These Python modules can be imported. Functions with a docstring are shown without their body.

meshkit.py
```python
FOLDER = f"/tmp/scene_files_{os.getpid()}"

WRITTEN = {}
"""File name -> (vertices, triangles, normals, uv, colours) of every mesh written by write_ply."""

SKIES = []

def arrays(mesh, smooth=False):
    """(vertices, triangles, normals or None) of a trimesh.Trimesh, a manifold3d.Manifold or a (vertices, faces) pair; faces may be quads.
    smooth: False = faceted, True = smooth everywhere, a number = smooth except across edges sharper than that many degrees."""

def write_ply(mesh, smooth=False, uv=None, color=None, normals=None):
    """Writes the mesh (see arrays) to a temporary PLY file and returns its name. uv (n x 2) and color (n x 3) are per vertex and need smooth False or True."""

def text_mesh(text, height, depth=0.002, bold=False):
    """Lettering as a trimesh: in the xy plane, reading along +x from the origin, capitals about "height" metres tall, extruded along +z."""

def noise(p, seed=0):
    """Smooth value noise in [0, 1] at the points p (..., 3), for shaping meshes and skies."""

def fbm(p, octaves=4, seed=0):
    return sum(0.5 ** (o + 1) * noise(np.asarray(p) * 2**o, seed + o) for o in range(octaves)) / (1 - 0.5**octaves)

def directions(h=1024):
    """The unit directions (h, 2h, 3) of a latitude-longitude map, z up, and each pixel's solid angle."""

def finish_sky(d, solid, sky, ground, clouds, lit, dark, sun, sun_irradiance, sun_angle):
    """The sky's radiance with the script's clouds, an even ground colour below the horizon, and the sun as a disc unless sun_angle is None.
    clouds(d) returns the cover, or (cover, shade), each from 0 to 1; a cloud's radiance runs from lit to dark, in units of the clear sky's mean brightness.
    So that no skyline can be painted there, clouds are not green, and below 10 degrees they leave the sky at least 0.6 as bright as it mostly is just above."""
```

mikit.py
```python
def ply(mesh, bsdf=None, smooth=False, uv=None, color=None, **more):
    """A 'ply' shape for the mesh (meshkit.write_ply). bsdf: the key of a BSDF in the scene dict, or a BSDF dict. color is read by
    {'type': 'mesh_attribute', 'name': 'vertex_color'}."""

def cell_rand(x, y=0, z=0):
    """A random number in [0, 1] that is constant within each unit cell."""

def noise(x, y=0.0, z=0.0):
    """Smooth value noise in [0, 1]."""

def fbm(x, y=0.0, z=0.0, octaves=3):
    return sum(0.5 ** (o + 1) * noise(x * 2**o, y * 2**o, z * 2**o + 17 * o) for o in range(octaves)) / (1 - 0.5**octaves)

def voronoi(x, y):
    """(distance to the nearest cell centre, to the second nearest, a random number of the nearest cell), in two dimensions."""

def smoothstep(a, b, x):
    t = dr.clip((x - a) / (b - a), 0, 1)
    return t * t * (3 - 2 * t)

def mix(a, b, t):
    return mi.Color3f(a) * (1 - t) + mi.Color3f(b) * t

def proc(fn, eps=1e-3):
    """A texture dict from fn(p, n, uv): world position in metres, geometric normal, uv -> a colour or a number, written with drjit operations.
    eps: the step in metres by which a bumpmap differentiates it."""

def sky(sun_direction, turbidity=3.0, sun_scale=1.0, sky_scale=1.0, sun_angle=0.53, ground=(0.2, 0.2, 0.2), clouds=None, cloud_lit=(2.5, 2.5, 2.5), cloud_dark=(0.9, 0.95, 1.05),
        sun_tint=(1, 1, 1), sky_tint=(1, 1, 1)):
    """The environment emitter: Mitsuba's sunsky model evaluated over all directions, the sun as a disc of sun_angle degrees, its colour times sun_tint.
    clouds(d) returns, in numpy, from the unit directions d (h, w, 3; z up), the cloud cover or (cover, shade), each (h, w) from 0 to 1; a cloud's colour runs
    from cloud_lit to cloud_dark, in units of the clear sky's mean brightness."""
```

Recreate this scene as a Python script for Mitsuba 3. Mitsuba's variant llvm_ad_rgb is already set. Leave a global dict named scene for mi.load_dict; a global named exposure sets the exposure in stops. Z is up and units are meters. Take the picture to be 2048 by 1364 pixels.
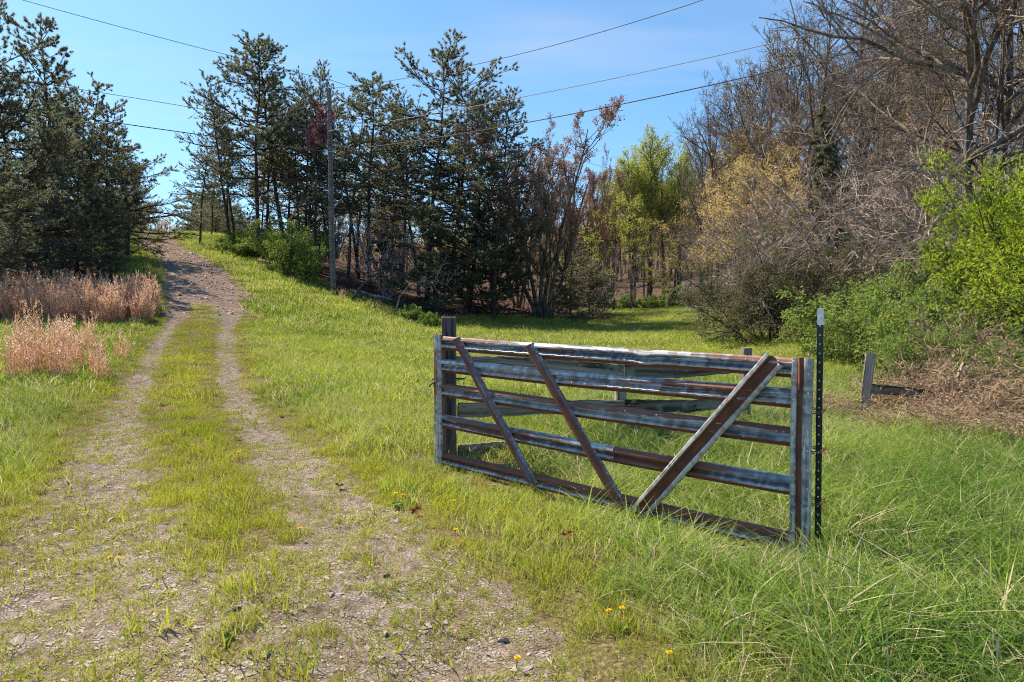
import math
import numpy as np
import trimesh
import drjit as dr
import mitsuba as mi
import mikit
import meshkit
from mikit import noise, fbm, cell_rand, voronoi, smoothstep, mix, proc, ply

T = mi.ScalarTransform4f
scene, labels = {}, {}
PI = math.pi

# ------------------------------------------------------------------ camera, sky, exposure
EYE = 1.75
PITCH = math.atan(102 / 1365)
scene['camera'] = {'type': 'perspective', 'fov': 2 * math.degrees(math.atan(1024 / 1365)), 'fov_axis': 'x', 'near_clip': 0.05, 'far_clip': 3000.0,
                   'to_world': T().look_at(origin=[0, 0, EYE], target=[0, math.cos(PITCH), EYE - math.sin(PITCH)], up=[0, 0, 1])}
SUN_AZ, SUN_ALT = math.radians(51), math.radians(47)          # to the left of the view direction, above the horizon
SUN = [-math.sin(SUN_AZ) * math.cos(SUN_ALT), math.cos(SUN_AZ) * math.cos(SUN_ALT), math.sin(SUN_ALT)]


def cirrus(d):
    z = np.maximum(d[..., 2], 0.05)
    q = np.stack([d[..., 0] / z * 0.5 + 3, d[..., 1] / z * 1.6, z * 0], -1)
    c = meshkit.fbm(q * 1.3, 4, 5)
    return np.clip((c - 0.54) * 2.2, 0, 1) * 0.30 * np.clip(z * 4, 0, 1)


scene['sky'] = mikit.sky(SUN, turbidity=3.0, sun_scale=1.25, clouds=cirrus, cloud_lit=(2.0, 2.0, 2.0), cloud_dark=(1.2, 1.25, 1.35), sky_tint=(0.62, 0.85, 0.96))
exposure = 2.55


# ------------------------------------------------------------------ helpers
def nrm(a):
    return a / np.maximum(np.linalg.norm(a, axis=-1, keepdims=True), 1e-9)


def ref(k):
    return {'type': 'ref', 'id': k}


def tag(key, label=None, cat=None, group=None, kind=None):
    d = {}
    for k, v in (('label', label), ('category', cat), ('group', group), ('kind', kind)):
        if v:
            d[k] = v
    labels[key] = d


_count = {}


def numbered(name):
    n = _count.get(name, 0)
    _count[name] = n + 1
    return name if n == 0 else f'{name}_{n:03d}'


class Soup:
    """Collects triangles with a uv per vertex."""

    def __init__(self):
        self.v, self.f, self.uv, self.n = [], [], [], 0

    def add(self, v, f, uv=None):
        v = np.asarray(v, float).reshape(-1, 3)
        self.v.append(v)
        self.f.append(np.asarray(f, int).reshape(-1, 3) + self.n)
        self.uv.append(np.zeros((len(v), 2)) if uv is None else np.asarray(uv, float).reshape(-1, 2))
        self.n += len(v)

    def mesh(self):
        return np.vstack(self.v), np.vstack(self.f), np.vstack(self.uv)

    def ply(self, bsdf, smooth=False):
        v, f, uv = self.mesh()
        return ply(trimesh.Trimesh(v, f, process=False), bsdf, smooth=smooth, uv=uv)


def tubes(soup, P, R, sides, rng=None):
    """P (m, k, 3) polylines, R (m, k) radii."""
    P, R = np.asarray(P, float), np.asarray(R, float)
    if P.ndim == 2:
        P, R = P[None], R[None]
    m, k, _ = P.shape
    t = nrm(np.gradient(P, axis=1))
    d = nrm(P[:, -1] - P[:, 0])
    w = np.where(np.abs(d[:, 2:3]) < 0.8, [0, 0, 1.0], [1.0, 0, 0])
    a = nrm(np.cross(t, w[:, None]))
    b = np.cross(t, a)
    ang = np.arange(sides) * 2 * PI / sides
    V = P[:, :, None] + R[:, :, None, None] * (np.cos(ang)[None, None, :, None] * a[:, :, None] + np.sin(ang)[None, None, :, None] * b[:, :, None])
    i, j = np.meshgrid(np.arange(k - 1), np.arange(sides), indexing='ij')
    q = np.stack([i * sides + j, i * sides + (j + 1) % sides, (i + 1) * sides + (j + 1) % sides, (i + 1) * sides + j], -1).reshape(-1, 4)
    tri = np.vstack([q[:, [0, 1, 2]], q[:, [0, 2, 3]]])
    cap = np.array([[(k - 1) * sides, (k - 1) * sides + x, (k - 1) * sides + x + 1] for x in range(1, sides - 1)] + [[0, x + 1, x] for x in range(1, sides - 1)])
    tri = np.vstack([tri, cap])
    F = (tri[None] + (np.arange(m) * k * sides)[:, None, None]).reshape(-1, 3)
    L = np.concatenate([np.zeros((m, 1)), np.cumsum(np.linalg.norm(np.diff(P, axis=1), axis=2), 1)], 1)
    u = (rng.random(m) if rng is not None else np.zeros(m))
    uv = np.stack([np.broadcast_to(u[:, None, None] + ang[None, None] / (2 * PI), (m, k, sides)), np.broadcast_to(L[:, :, None], (m, k, sides))], -1)
    soup.add(V.reshape(-1, 3), F, uv.reshape(-1, 2))


def box(soup, center, size, rotz=0.0, tilt=None, bevel=0.0):
    x, y, z = np.array(size) / 2
    b = bevel
    if b:
        ring = np.array([[-x + b, -y], [x - b, -y], [x, -y + b], [x, y - b], [x - b, y], [-x + b, y], [-x, y - b], [-x, -y + b]])
    else:
        ring = np.array([[-x, -y], [x, -y], [x, y], [-x, y]])
    n = len(ring)
    v = np.vstack([np.c_[ring, np.full(n, -z)], np.c_[ring, np.full(n, z)]])
    f = [[i, (i + 1) % n, n + (i + 1) % n] for i in range(n)] + [[i, n + (i + 1) % n, n + i] for i in range(n)]
    f += [[n, n + i, n + i + 1] for i in range(1, n - 1)] + [[0, i + 1, i] for i in range(1, n - 1)]
    c, s = math.cos(rotz), math.sin(rotz)
    v = v @ np.array([[c, s, 0], [-s, c, 0], [0, 0, 1]])
    if tilt is not None:
        v = v @ np.asarray(tilt).T
    soup.add(v + np.asarray(center), f)


# ------------------------------------------------------------------ materials
def material(key, d):
    scene[key] = d


def leafy(key, c1, c2, trans=0.9, rough=0.5, c3=None, share=0.12, spec=1.45):
    """Thin leaves and blades. uv.x is a random number per leaf; c3 is the colour of a share of the leaves."""
    def fn(p, n, uv):
        r = cell_rand(uv.x * 977.0, 0.0, 1.0)
        g = noise(p.x * 0.9, p.y * 0.9, p.z * 0.9)
        c = mix(c1, c2, dr.clip(r * 0.65 + g * 0.5 - 0.08, 0, 1))
        if c3 is not None:
            c = dr.select(cell_rand(uv.x * 977.0, 3.0, 7.0) < share, mi.Color3f(c3), c)
        return c
    material(key, {'type': 'principledthin', 'base_color': proc(fn), 'roughness': rough, 'diff_trans': trans, 'eta': spec})


def blades(key, c1, c2, dry, share, root=(0.22, 0.21, 0.08), trans=0.9, rough=0.36, spec=1.5):
    """Grass: uv.x a random number per blade, uv.y the place along it (pale sheath at the root)."""
    def fn(p, n, uv):
        r = cell_rand(uv.x * 977.0, dr.floor(p.x * 2.5), dr.floor(p.y * 2.5))
        g = fbm(p.x * 0.55, p.y * 0.55, 3.0, 3)
        c = mix(c1, c2, dr.clip(r * 0.7 + (g - 0.5) * 1.6 + 0.15, 0, 1))
        d = cell_rand(uv.x * 977.0, dr.floor(p.x * 2.5) + 40.0, dr.floor(p.y * 2.5))
        c = dr.select(d < share * (0.4 + 1.6 * noise(p.x * 1.1, p.y * 1.1, 9.0)), mi.Color3f(dry), c)
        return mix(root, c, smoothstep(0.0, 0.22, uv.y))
    material(key, {'type': 'principledthin', 'base_color': proc(fn), 'roughness': rough, 'diff_trans': trans, 'eta': spec})


def bark(key, c1, c2, scale=14.0, moss=None):
    def fn(p, n, uv):
        a = fbm(p.x * scale, p.y * scale, p.z * scale * 0.22, 3)
        c = mix(c1, c2, smoothstep(0.3, 0.7, a))
        if moss is not None:
            c = mix(c, moss, smoothstep(0.56, 0.66, fbm(p.x * 3.1, p.y * 3.1, p.z * 1.7, 3)) * 0.7)
        return c
    material(key, {'type': 'twosided', 'bsdf': {'type': 'diffuse', 'reflectance': proc(fn)}})


leafy('mat_pine', (0.085, 0.11, 0.062), (0.27, 0.285, 0.18), trans=1.15, rough=0.42, c3=(0.16, 0.12, 0.06), share=0.05)
leafy('mat_pine_dark', (0.07, 0.09, 0.055), (0.21, 0.23, 0.145), trans=1.1, rough=0.45, c3=(0.1, 0.08, 0.04), share=0.04)
leafy('mat_tulip', (0.30, 0.35, 0.06), (0.50, 0.53, 0.15), trans=1.0)
leafy('mat_tan_leaf', (0.46, 0.36, 0.15), (0.64, 0.53, 0.26), trans=0.9)
leafy('mat_bud', (0.23, 0.145, 0.10), (0.40, 0.265, 0.19), trans=0.7)
leafy('mat_redbud', (0.52, 0.20, 0.22), (0.66, 0.34, 0.36), trans=0.9)
leafy('mat_lime', (0.19, 0.31, 0.02), (0.46, 0.53, 0.07), trans=1.0, rough=0.4, c3=(0.13, 0.22, 0.03), share=0.25)
leafy('mat_bramble', (0.12, 0.21, 0.04), (0.32, 0.42, 0.11), trans=0.8, rough=0.42, c3=(0.22, 0.16, 0.07), share=0.05)
leafy('mat_olive', (0.10, 0.11, 0.06), (0.24, 0.245, 0.14), trans=0.6, rough=0.45, c3=(0.22, 0.15, 0.10), share=0.15)
leafy('mat_dead_leaf', (0.13, 0.055, 0.025), (0.26, 0.12, 0.05), trans=0.5, rough=0.6)
leafy('mat_dandelion', (0.80, 0.52, 0.01), (0.85, 0.60, 0.02), trans=0.5, rough=0.6)
leafy('mat_vine', (0.32, 0.235, 0.16), (0.52, 0.41, 0.30), trans=0.5, rough=0.6, c3=(0.17, 0.085, 0.05), share=0.15)
leafy('mat_broomsedge', (0.56, 0.33, 0.20), (0.78, 0.52, 0.36), trans=0.9, rough=0.5, c3=(0.66, 0.52, 0.40), share=0.15)
leafy('mat_fluff', (0.62, 0.52, 0.42), (0.80, 0.74, 0.66), trans=1.0, rough=0.7)
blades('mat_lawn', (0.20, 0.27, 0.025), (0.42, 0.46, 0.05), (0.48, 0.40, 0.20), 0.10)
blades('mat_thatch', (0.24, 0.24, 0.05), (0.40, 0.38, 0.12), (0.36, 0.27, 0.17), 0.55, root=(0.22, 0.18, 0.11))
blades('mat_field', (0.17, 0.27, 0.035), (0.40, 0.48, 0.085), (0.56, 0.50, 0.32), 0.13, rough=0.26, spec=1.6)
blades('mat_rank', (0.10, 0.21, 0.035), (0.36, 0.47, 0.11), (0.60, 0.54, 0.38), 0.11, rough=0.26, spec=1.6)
bark('mat_pine_bark', (0.045, 0.035, 0.03), (0.12, 0.09, 0.075))
bark('mat_grey_bark', (0.13, 0.10, 0.085), (0.32, 0.265, 0.225), moss=(0.2, 0.21, 0.16))
bark('mat_dark_bark', (0.05, 0.042, 0.038), (0.13, 0.11, 0.095))
bark('mat_limb_bark', (0.065, 0.053, 0.045), (0.18, 0.15, 0.13), moss=(0.2, 0.21, 0.16))
bark('mat_pale_twig', (0.17, 0.135, 0.115), (0.46, 0.39, 0.34))


def soil_fn(p, n, uv):
    a = fbm(p.x * 2.0, p.y * 2.0, 0.0, 4)
    b = noise(p.x * 60, p.y * 60, 0.0)
    c = mix((0.085, 0.075, 0.035), (0.16, 0.135, 0.075), a)
    c = mix(c, (0.22, 0.19, 0.09), smoothstep(0.62, 0.8, b) * 0.7)
    return c


def gravel_fn(p, n, uv):
    d1, d2, r = voronoi(p.x * 42 + 3 * noise(p.x * 7, p.y * 7), p.y * 42)
    e1, e2, r2 = voronoi(p.x * 17, p.y * 19 + 2 * noise(p.x * 5, p.y * 5, 2.0))
    big = fbm(p.x * 0.8, p.y * 0.8, 4.0, 3)
    dirt = mix((0.13, 0.105, 0.08), (0.25, 0.205, 0.165), fbm(p.x * 9, p.y * 9, 1.0, 3))
    stone = mix((0.20, 0.175, 0.165), (0.40, 0.35, 0.325), r)
    c = mix(dirt, stone, smoothstep(0.05, 0.16, d2 - d1) * smoothstep(0.35, 0.6, r2 + (big - 0.5) * 0.8))
    moss = smoothstep(0.52, 0.66, fbm(p.x * 2.3, p.y * 2.3, 7.0, 4)) * smoothstep(0.35, 0.6, noise(p.x * 33, p.y * 33, 3.0))
    c = mix(c, (0.16, 0.165, 0.05), moss * 0.85)
    rocky = smoothstep(21.0, 25.0, p.y + 5 * (fbm(p.x * 0.9, p.y * 0.9, 2.0, 3) - 0.5)) * (1 - smoothstep(44.0, 52.0, p.y))
    return mix(c, mix((0.15, 0.11, 0.092), (0.36, 0.275, 0.235), fbm(p.x * 6, p.y * 6, 5.0, 3)), rocky)


def gravel_bump(p, n, uv):
    d1, d2, r = voronoi(p.x * 42 + 3 * noise(p.x * 7, p.y * 7), p.y * 42)
    return smoothstep(0.0, 0.3, d2 - d1) * r * 0.6 + 0.4 * fbm(p.x * 16, p.y * 16, 0.0, 3)


def litter_fn(p, n, uv):
    d1, d2, r = voronoi(p.x * 9, p.y * 9)
    c = mix((0.055, 0.038, 0.032), (0.155, 0.105, 0.086), r)
    return mix(c, (0.09, 0.085, 0.04), smoothstep(0.5, 0.7, fbm(p.x * 0.5, p.y * 0.5, 0.0, 3)) * 0.6)


def soil_bump(p, n, uv):
    return fbm(p.x * 30, p.y * 30, 0.0, 3)


material('mat_soil', {'type': 'twosided', 'bsdf': {'type': 'bumpmap', 'arbitrary': proc(soil_bump, 2e-3), 'scale': 0.02, 'bsdf': {'type': 'diffuse', 'reflectance': proc(soil_fn)}}})
material('mat_gravel', {'type': 'twosided', 'bsdf': {'type': 'bumpmap', 'arbitrary': proc(gravel_bump, 2e-3), 'scale': 0.016, 'bsdf': {'type': 'diffuse', 'reflectance': proc(gravel_fn)}}})
material('mat_litter', {'type': 'twosided', 'bsdf': {'type': 'diffuse', 'reflectance': proc(litter_fn)}})


def stone_fn(p, n, uv):
    r = cell_rand(p.x * 24, p.y * 24)
    return mix(mix((0.17, 0.15, 0.145), (0.34, 0.305, 0.285), r), (0.25, 0.205, 0.17), noise(p.x * 90, p.y * 90, p.z * 90) * 0.6)


material('mat_stone', {'type': 'twosided', 'bsdf': {'type': 'principled', 'base_color': proc(stone_fn), 'roughness': 0.7}})
material('mat_black_stone', {'type': 'twosided', 'bsdf': {'type': 'principled', 'base_color': {'type': 'rgb', 'value': [0.03, 0.032, 0.036]}, 'roughness': 0.45}})


def metal_rust(p, uv):
    """uv.x metres along the piece, uv.y = piece number + place across it (0 top, 1 bottom). Returns the share of rust."""
    k = dr.floor(uv.y)
    t = uv.y - k
    a = fbm(uv.x * 1.1 + k * 7.3, t * 5.0, k, 5)
    s = noise(uv.x * 22 + k * 3, t * 1.3, k + 2)          # runs down across the piece
    lip = smoothstep(0.765, 0.80, t + (a - 0.5) * 0.25)
    edge = smoothstep(0.585, 0.64, a + 0.16 * (s - 0.5))
    r = dr.maximum(lip, edge * 0.9)
    r = dr.select(dr.abs(k - 3) < 0.5, dr.maximum(r, smoothstep(0.30, 0.22, t + (a - 0.5) * 0.35)), r)      # third rail: rusty top
    r = dr.select(dr.abs(k - 5) < 0.5, dr.maximum(r, smoothstep(0.62, 0.52, t + (a - 0.5) * 0.4)), r)       # bottom rail
    r = dr.select(dr.abs(k - 6) < 0.5, dr.maximum(r, smoothstep(0.62, 0.52, a * 0.8 + 0.15 * s) * smoothstep(23.75, 23.4, uv.x + (a - 0.5) * 1.2 + t * 0.15)), r)                        # splice piece: mostly rust
    r = dr.select(dr.abs(k - 8) < 0.5, dr.maximum(smoothstep(0.80, 0.68, t + (a - 0.5) * 0.5), 0.62 - 0.5 * smoothstep(0.55, 0.62, fbm(uv.x * 2.5, t * 6, 31.0, 3))), r)                # braces
    r = dr.select(dr.abs(k - 9) < 0.5, smoothstep(0.15, 0.25, t) * smoothstep(0.84, 0.74, t + (a - 0.5) * 0.3), r)
    r = dr.select(dr.abs(k - 10) < 0.5, smoothstep(0.33, 0.36, t + (a - 0.5) * .1) * smoothstep(0.56, 0.50, t + (a - 0.5) * 0.2), r)  # end channel: groove
    return dr.clip(r, 0, 1), a, s, t, k


def metal_color(p, n, uv):
    r, a, s, t, k = metal_rust(p, uv)
    w = fbm(uv.x * 1.3 + k, t * 9, 11.0, 4)
    zinc = mix((0.13, 0.145, 0.17), (0.46, 0.48, 0.50), smoothstep(0.3, 0.7, w * 0.7 + 0.3 * noise(uv.x * 40, t * 3, k)))
    flake = smoothstep(0.60, 0.63, fbm(uv.x * 5 + 3 * k, t * 15, 5.0 + k, 4)) * smoothstep(0.42, 0.56, fbm(uv.x * 0.9, t * 4, k + 21.0, 2))
    zinc = mix(zinc, (0.60, 0.60, 0.58), flake * 0.8)
    stain = smoothstep(0.60, 0.75, s) * smoothstep(0.45, 0.6, w)
    zinc = mix(zinc, (0.30, 0.19, 0.12), stain * 0.6)
    rust = mix((0.10, 0.035, 0.022), (0.26, 0.095, 0.05), fbm(uv.x * 9, t * 6 + k, 2.0, 3))
    return mix(zinc, rust, r)


def metal_rough(p, n, uv):
    r, a, s, t, k = metal_rust(p, uv)
    return 0.42 + 0.28 * r


def metal_metallic(p, n, uv):
    r, a, s, t, k = metal_rust(p, uv)
    return 0.30 * (1 - r)


material('mat_gate_metal', {'type': 'twosided', 'bsdf': {'type': 'principled', 'base_color': proc(metal_color), 'roughness': proc(metal_rough), 'metallic': proc(metal_metallic), 'specular': 0.5}})


def wood_fn(dark, light, tint):
    def fn(p, n, uv):
        g = fbm(uv.x * 1.3, uv.y * 55, 1.0, 4)
        c = mix(dark, light, smoothstep(0.25, 0.75, g))
        crack = smoothstep(0.68, 0.74, fbm(uv.x * 2.2, uv.y * 38, 8.0, 3))
        c = mix(c, (0.03, 0.025, 0.022), crack * 0.8)
        return mix(c, tint, smoothstep(0.56, 0.68, fbm(p.x * 9, p.y * 9, p.z * 9, 4)) * 0.6)
    return fn


def wood_bump(p, n, uv):
    return fbm(uv.x * 1.6, uv.y * 60, 1.0, 3)


for key, a, b, c in (('mat_grey_wood', (0.14, 0.115, 0.085), (0.36, 0.31, 0.25), (0.24, 0.26, 0.20)), ('mat_tan_wood', (0.24, 0.195, 0.15), (0.48, 0.41, 0.34), (0.36, 0.35, 0.28)), ('mat_post_wood', (0.07, 0.055, 0.06), (0.19, 0.155, 0.15), (0.12, 0.10, 0.09)),
                     ('mat_rotten_wood', (0.06, 0.05, 0.036), (0.21, 0.18, 0.135), (0.26, 0.27, 0.23)), ('mat_pole_wood', (0.13, 0.115, 0.11), (0.27, 0.25, 0.24), (0.18, 0.15, 0.14))):
    material(key, {'type': 'twosided', 'bsdf': {'type': 'bumpmap', 'arbitrary': proc(wood_bump, 2e-3), 'scale': 0.004, 'bsdf': {'type': 'diffuse', 'reflectance': proc(wood_fn(a, b, c))}}})


def plain(key, color, rough=0.5, metallic=0.0):
    material(key, {'type': 'twosided', 'bsdf': {'type': 'principled', 'base_color': {'type': 'rgb', 'value': list(color)}, 'roughness': rough, 'metallic': metallic}})


plain('mat_wire', (0.05, 0.05, 0.055), 0.8)
plain('mat_bare_wire', (0.30, 0.29, 0.28), 0.8)
plain('mat_green_paint', (0.012, 0.026, 0.022), 0.4)
plain('mat_white_paint', (0.72, 0.73, 0.76), 0.4)
plain('mat_stud', (0.60, 0.62, 0.64), 0.35, 0.3)
plain('mat_yellow', (0.62, 0.50, 0.06), 0.5)
plain('mat_porcelain', (0.30, 0.29, 0.30), 0.25)
plain('mat_orange_wire', (0.45, 0.17, 0.08), 0.5)
plain('mat_rust', (0.15, 0.055, 0.035), 0.7)

# ------------------------------------------------------------------ terrain
RUT_L = np.array([(-2.1, 1.5), (-2.42, 3.45), (-2.95, 4.49), (-3.48, 5.59), (-4.06, 6.73), (-4.94, 8.45), (-6.86, 12.5), (-9.56, 18.8), (-11.7, 24.2), (-14.5, 30), (-18.7, 37), (-23.9, 45), (-29.2, 55), (-32.3, 62), (-40.5, 76)])
RUT_R = np.array([(-.15, 1.5), (-.3, 3.21), (-.69, 4.08), (-1.24, 5.09), (-1.87, 6.19), (-2.63, 7.62), (-3.54, 9.11), (-5.2, 12.5), (-7.9, 18.8), (-10.0, 24.2), (-12.9, 30), (-17.2, 37), (-22.4, 45), (-27.7, 55), (-30.9, 62), (-39, 76)])
CTRL = np.array([
    (0, -30, 0), (-30, -30, .5), (30, -30, 0), (0, -8, 0), (-8, -8, .1), (8, -8, 0), (0, 0, 0), (-5, 2, 0), (5, 2, 0), (0, 5, 0), (-4, 6, 0), (4, 6, 0), (2, 9, 0), (6, 10, 0.02), (-5, 9, .04), (0, 14, -.02),
    (.6, 5.7, -.11), (1.5, 5.0, -.12), (0, 6.3, -.07), (2.2, 4.4, -.09), (-6.0, 12.5, .12), (-8.7, 18.8, .55), (-10.8, 24.2, 1.3), (-13.7, 30, 2.5), (-18, 37, 3.6), (-23.2, 45, 4.8), (-28.4, 55, 6.3), (-31.5, 62, 7.0), (-40, 76, 7.6),
    (-9, 9.5, .15), (-9, 12, .28), (-12, 16, .55), (-14, 20, 1.0), (-20, 30, 2.8), (-18, 24, 1.7), (-30, 40, 4.6), (-40, 60, 7.5), (-25, 12, 1.2), (-60, 30, 5),
    (-8.9, 34, 1.45), (-13.5, 38, 3.0), (-21.4, 50, 5.6), (-7, 36, 1.15), (-3.5, 33, .15), (-5, 28, .25), (-.7, 42, .35), (-4, 46, 1.0), (-12, 50, 3.2), (-20, 70, 5.2), (0, 70, 1.5),
    (2, 24, -.1), (8, 30, -.15), (6.3, 55, .0), (16.6, 62, .2), (12, 75, 1.0), (11.2, 36, 0), (8.5, 21.7, 0), (10, 14, .1), (16, 22, .9), (20, 34, 1.4), (22, 50, 2.0), (28, 62, 2.8),
    (40, 60, 4.5), (60, 100, 9), (20, 110, 4.0), (40, 120, 7), (0, 120, 2.5), (-30, 110, 4.5), (-60, 100, 7.5), (40, 20, 3), (30, 10, 1.6), (-60, -10, 2.5), (60, -10, 2.5), (60, 40, 6), (90, 90, 11), (-90, 90, 9)], float)
from scipy.interpolate import RBFInterpolator
_gx, _gy = np.linspace(-90, 90, 361), np.linspace(-30, 130, 321)
_X, _Y = np.meshgrid(_gx, _gy)
_Z = RBFInterpolator(CTRL[:, :2], CTRL[:, 2], kernel='thin_plate_spline', smoothing=0.02)(np.c_[_X.ravel(), _Y.ravel()]).reshape(_X.shape)


def polydist(x, y, line):
    p = np.stack([np.asarray(x, float), np.asarray(y, float)], -1)
    best = np.full(p.shape[:-1], 1e9)
    for a, b in zip(line[:-1], line[1:]):
        d = b - a
        t = np.clip(((p - a) @ d) / (d @ d), 0, 1)
        best = np.minimum(best, np.linalg.norm(p - a - t[..., None] * d, axis=-1))
    return best


def base_h(x, y):
    x, y = np.asarray(x, float), np.asarray(y, float)
    cx, cy = np.clip(x, -89.9, 89.9), np.clip(y, -29.9, 129.9)
    i, j = (cx + 90) / .5, (cy + 30) / .5
    i0, j0 = i.astype(int), j.astype(int)
    a, b = i - i0, j - j0
    z = (_Z[j0, i0] * (1 - a) + _Z[j0, i0 + 1] * a) * (1 - b) + (_Z[j0 + 1, i0] * (1 - a) + _Z[j0 + 1, i0 + 1] * a) * b
    far = np.clip((y - 130) / 200, 0, 1)
    return z + far * far * (16 + 8 * np.sin(x / 70.0 + 1.0))


def ns(x, y, s, seed=0, oct_=3):
    return meshkit.fbm(np.stack([np.asarray(x, float) * s, np.asarray(y, float) * s, np.zeros_like(np.asarray(x, float))], -1), oct_, seed)


def ruts(x, y):
    w = np.interp(y, [3, 6, 9, 20, 23, 27, 42, 48, 60], [.50, .34, .19, .18, .40, .75, .65, .36, .24])
    return w, np.minimum(polydist(x, y, RUT_L), polydist(x, y, RUT_R))


def bareness(x, y):
    """0 under full grass, 1 on open gravel."""
    x, y = np.asarray(x, float), np.asarray(y, float)
    n = ns(x, y, 1.6, 3) - 0.5
    n2 = ns(x, y, 5.0, 8) - 0.5
    w, d = ruts(x, y)
    rut = np.clip(1.4 - d / w + n * .9 + n2 * .8, 0, 1) * np.interp(y, [5, 9, 20, 23, 26, 46, 60], [1, .97, .95, .95, 1, .95, .8])
    xl = np.interp(y, [2, 3, 4.3, 4.9, 5.6, 7], [-3.4, -3.35, -3.3, -3.35, -3.9, -4.3])
    xr = np.interp(y, [2, 2.93, 3.74, 4.87, 6.19, 8], [.55, .35, .0, -.55, -1.5, -2.8])
    inside = np.minimum(np.clip((x - xl) / .5, 0, 1), np.clip((xr - x) / .6, 0, 1))
    strip = np.exp(-((x - np.interp(y, [3, 5.5, 7], [-1.5, -2.25, -3.0])) / .55) ** 2) * np.clip((y - 3.4) / 1.6, 0, 1)
    front = np.clip((7.2 - y) / 2.2, 0, 1) * inside * np.clip(0.88 - strip * 1.15 + n * 2.2 + n2 * 1.8, 0, 1)
    rocky = ((y > 23) & (y < 43)) * np.clip(1.3 - np.abs(polydist(x, y, (RUT_L + RUT_R[:len(RUT_L)]) / 2)) / 1.2 + n * 3.2 + n2 * 1.5 - .12, 0, 1) * np.clip((y - 23) / 3, 0, 1)
    return np.maximum(np.maximum(rut, front), rocky)


def height(x, y):
    x, y = np.asarray(x, float), np.asarray(y, float)
    near = np.clip(1 - np.abs(y) / 25, 0, 1)
    w, d = ruts(x, y)
    z = base_h(x, y) + (ns(x, y, .7, 1) - .5) * .10 + (ns(x, y, 3.5, 2) - .5) * .035 * near
    return z - .05 * np.exp(-(d / np.maximum(w, .3)) ** 2)


def H1(x, y):
    return float(height(np.array([x]), np.array([y]))[0])


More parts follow.
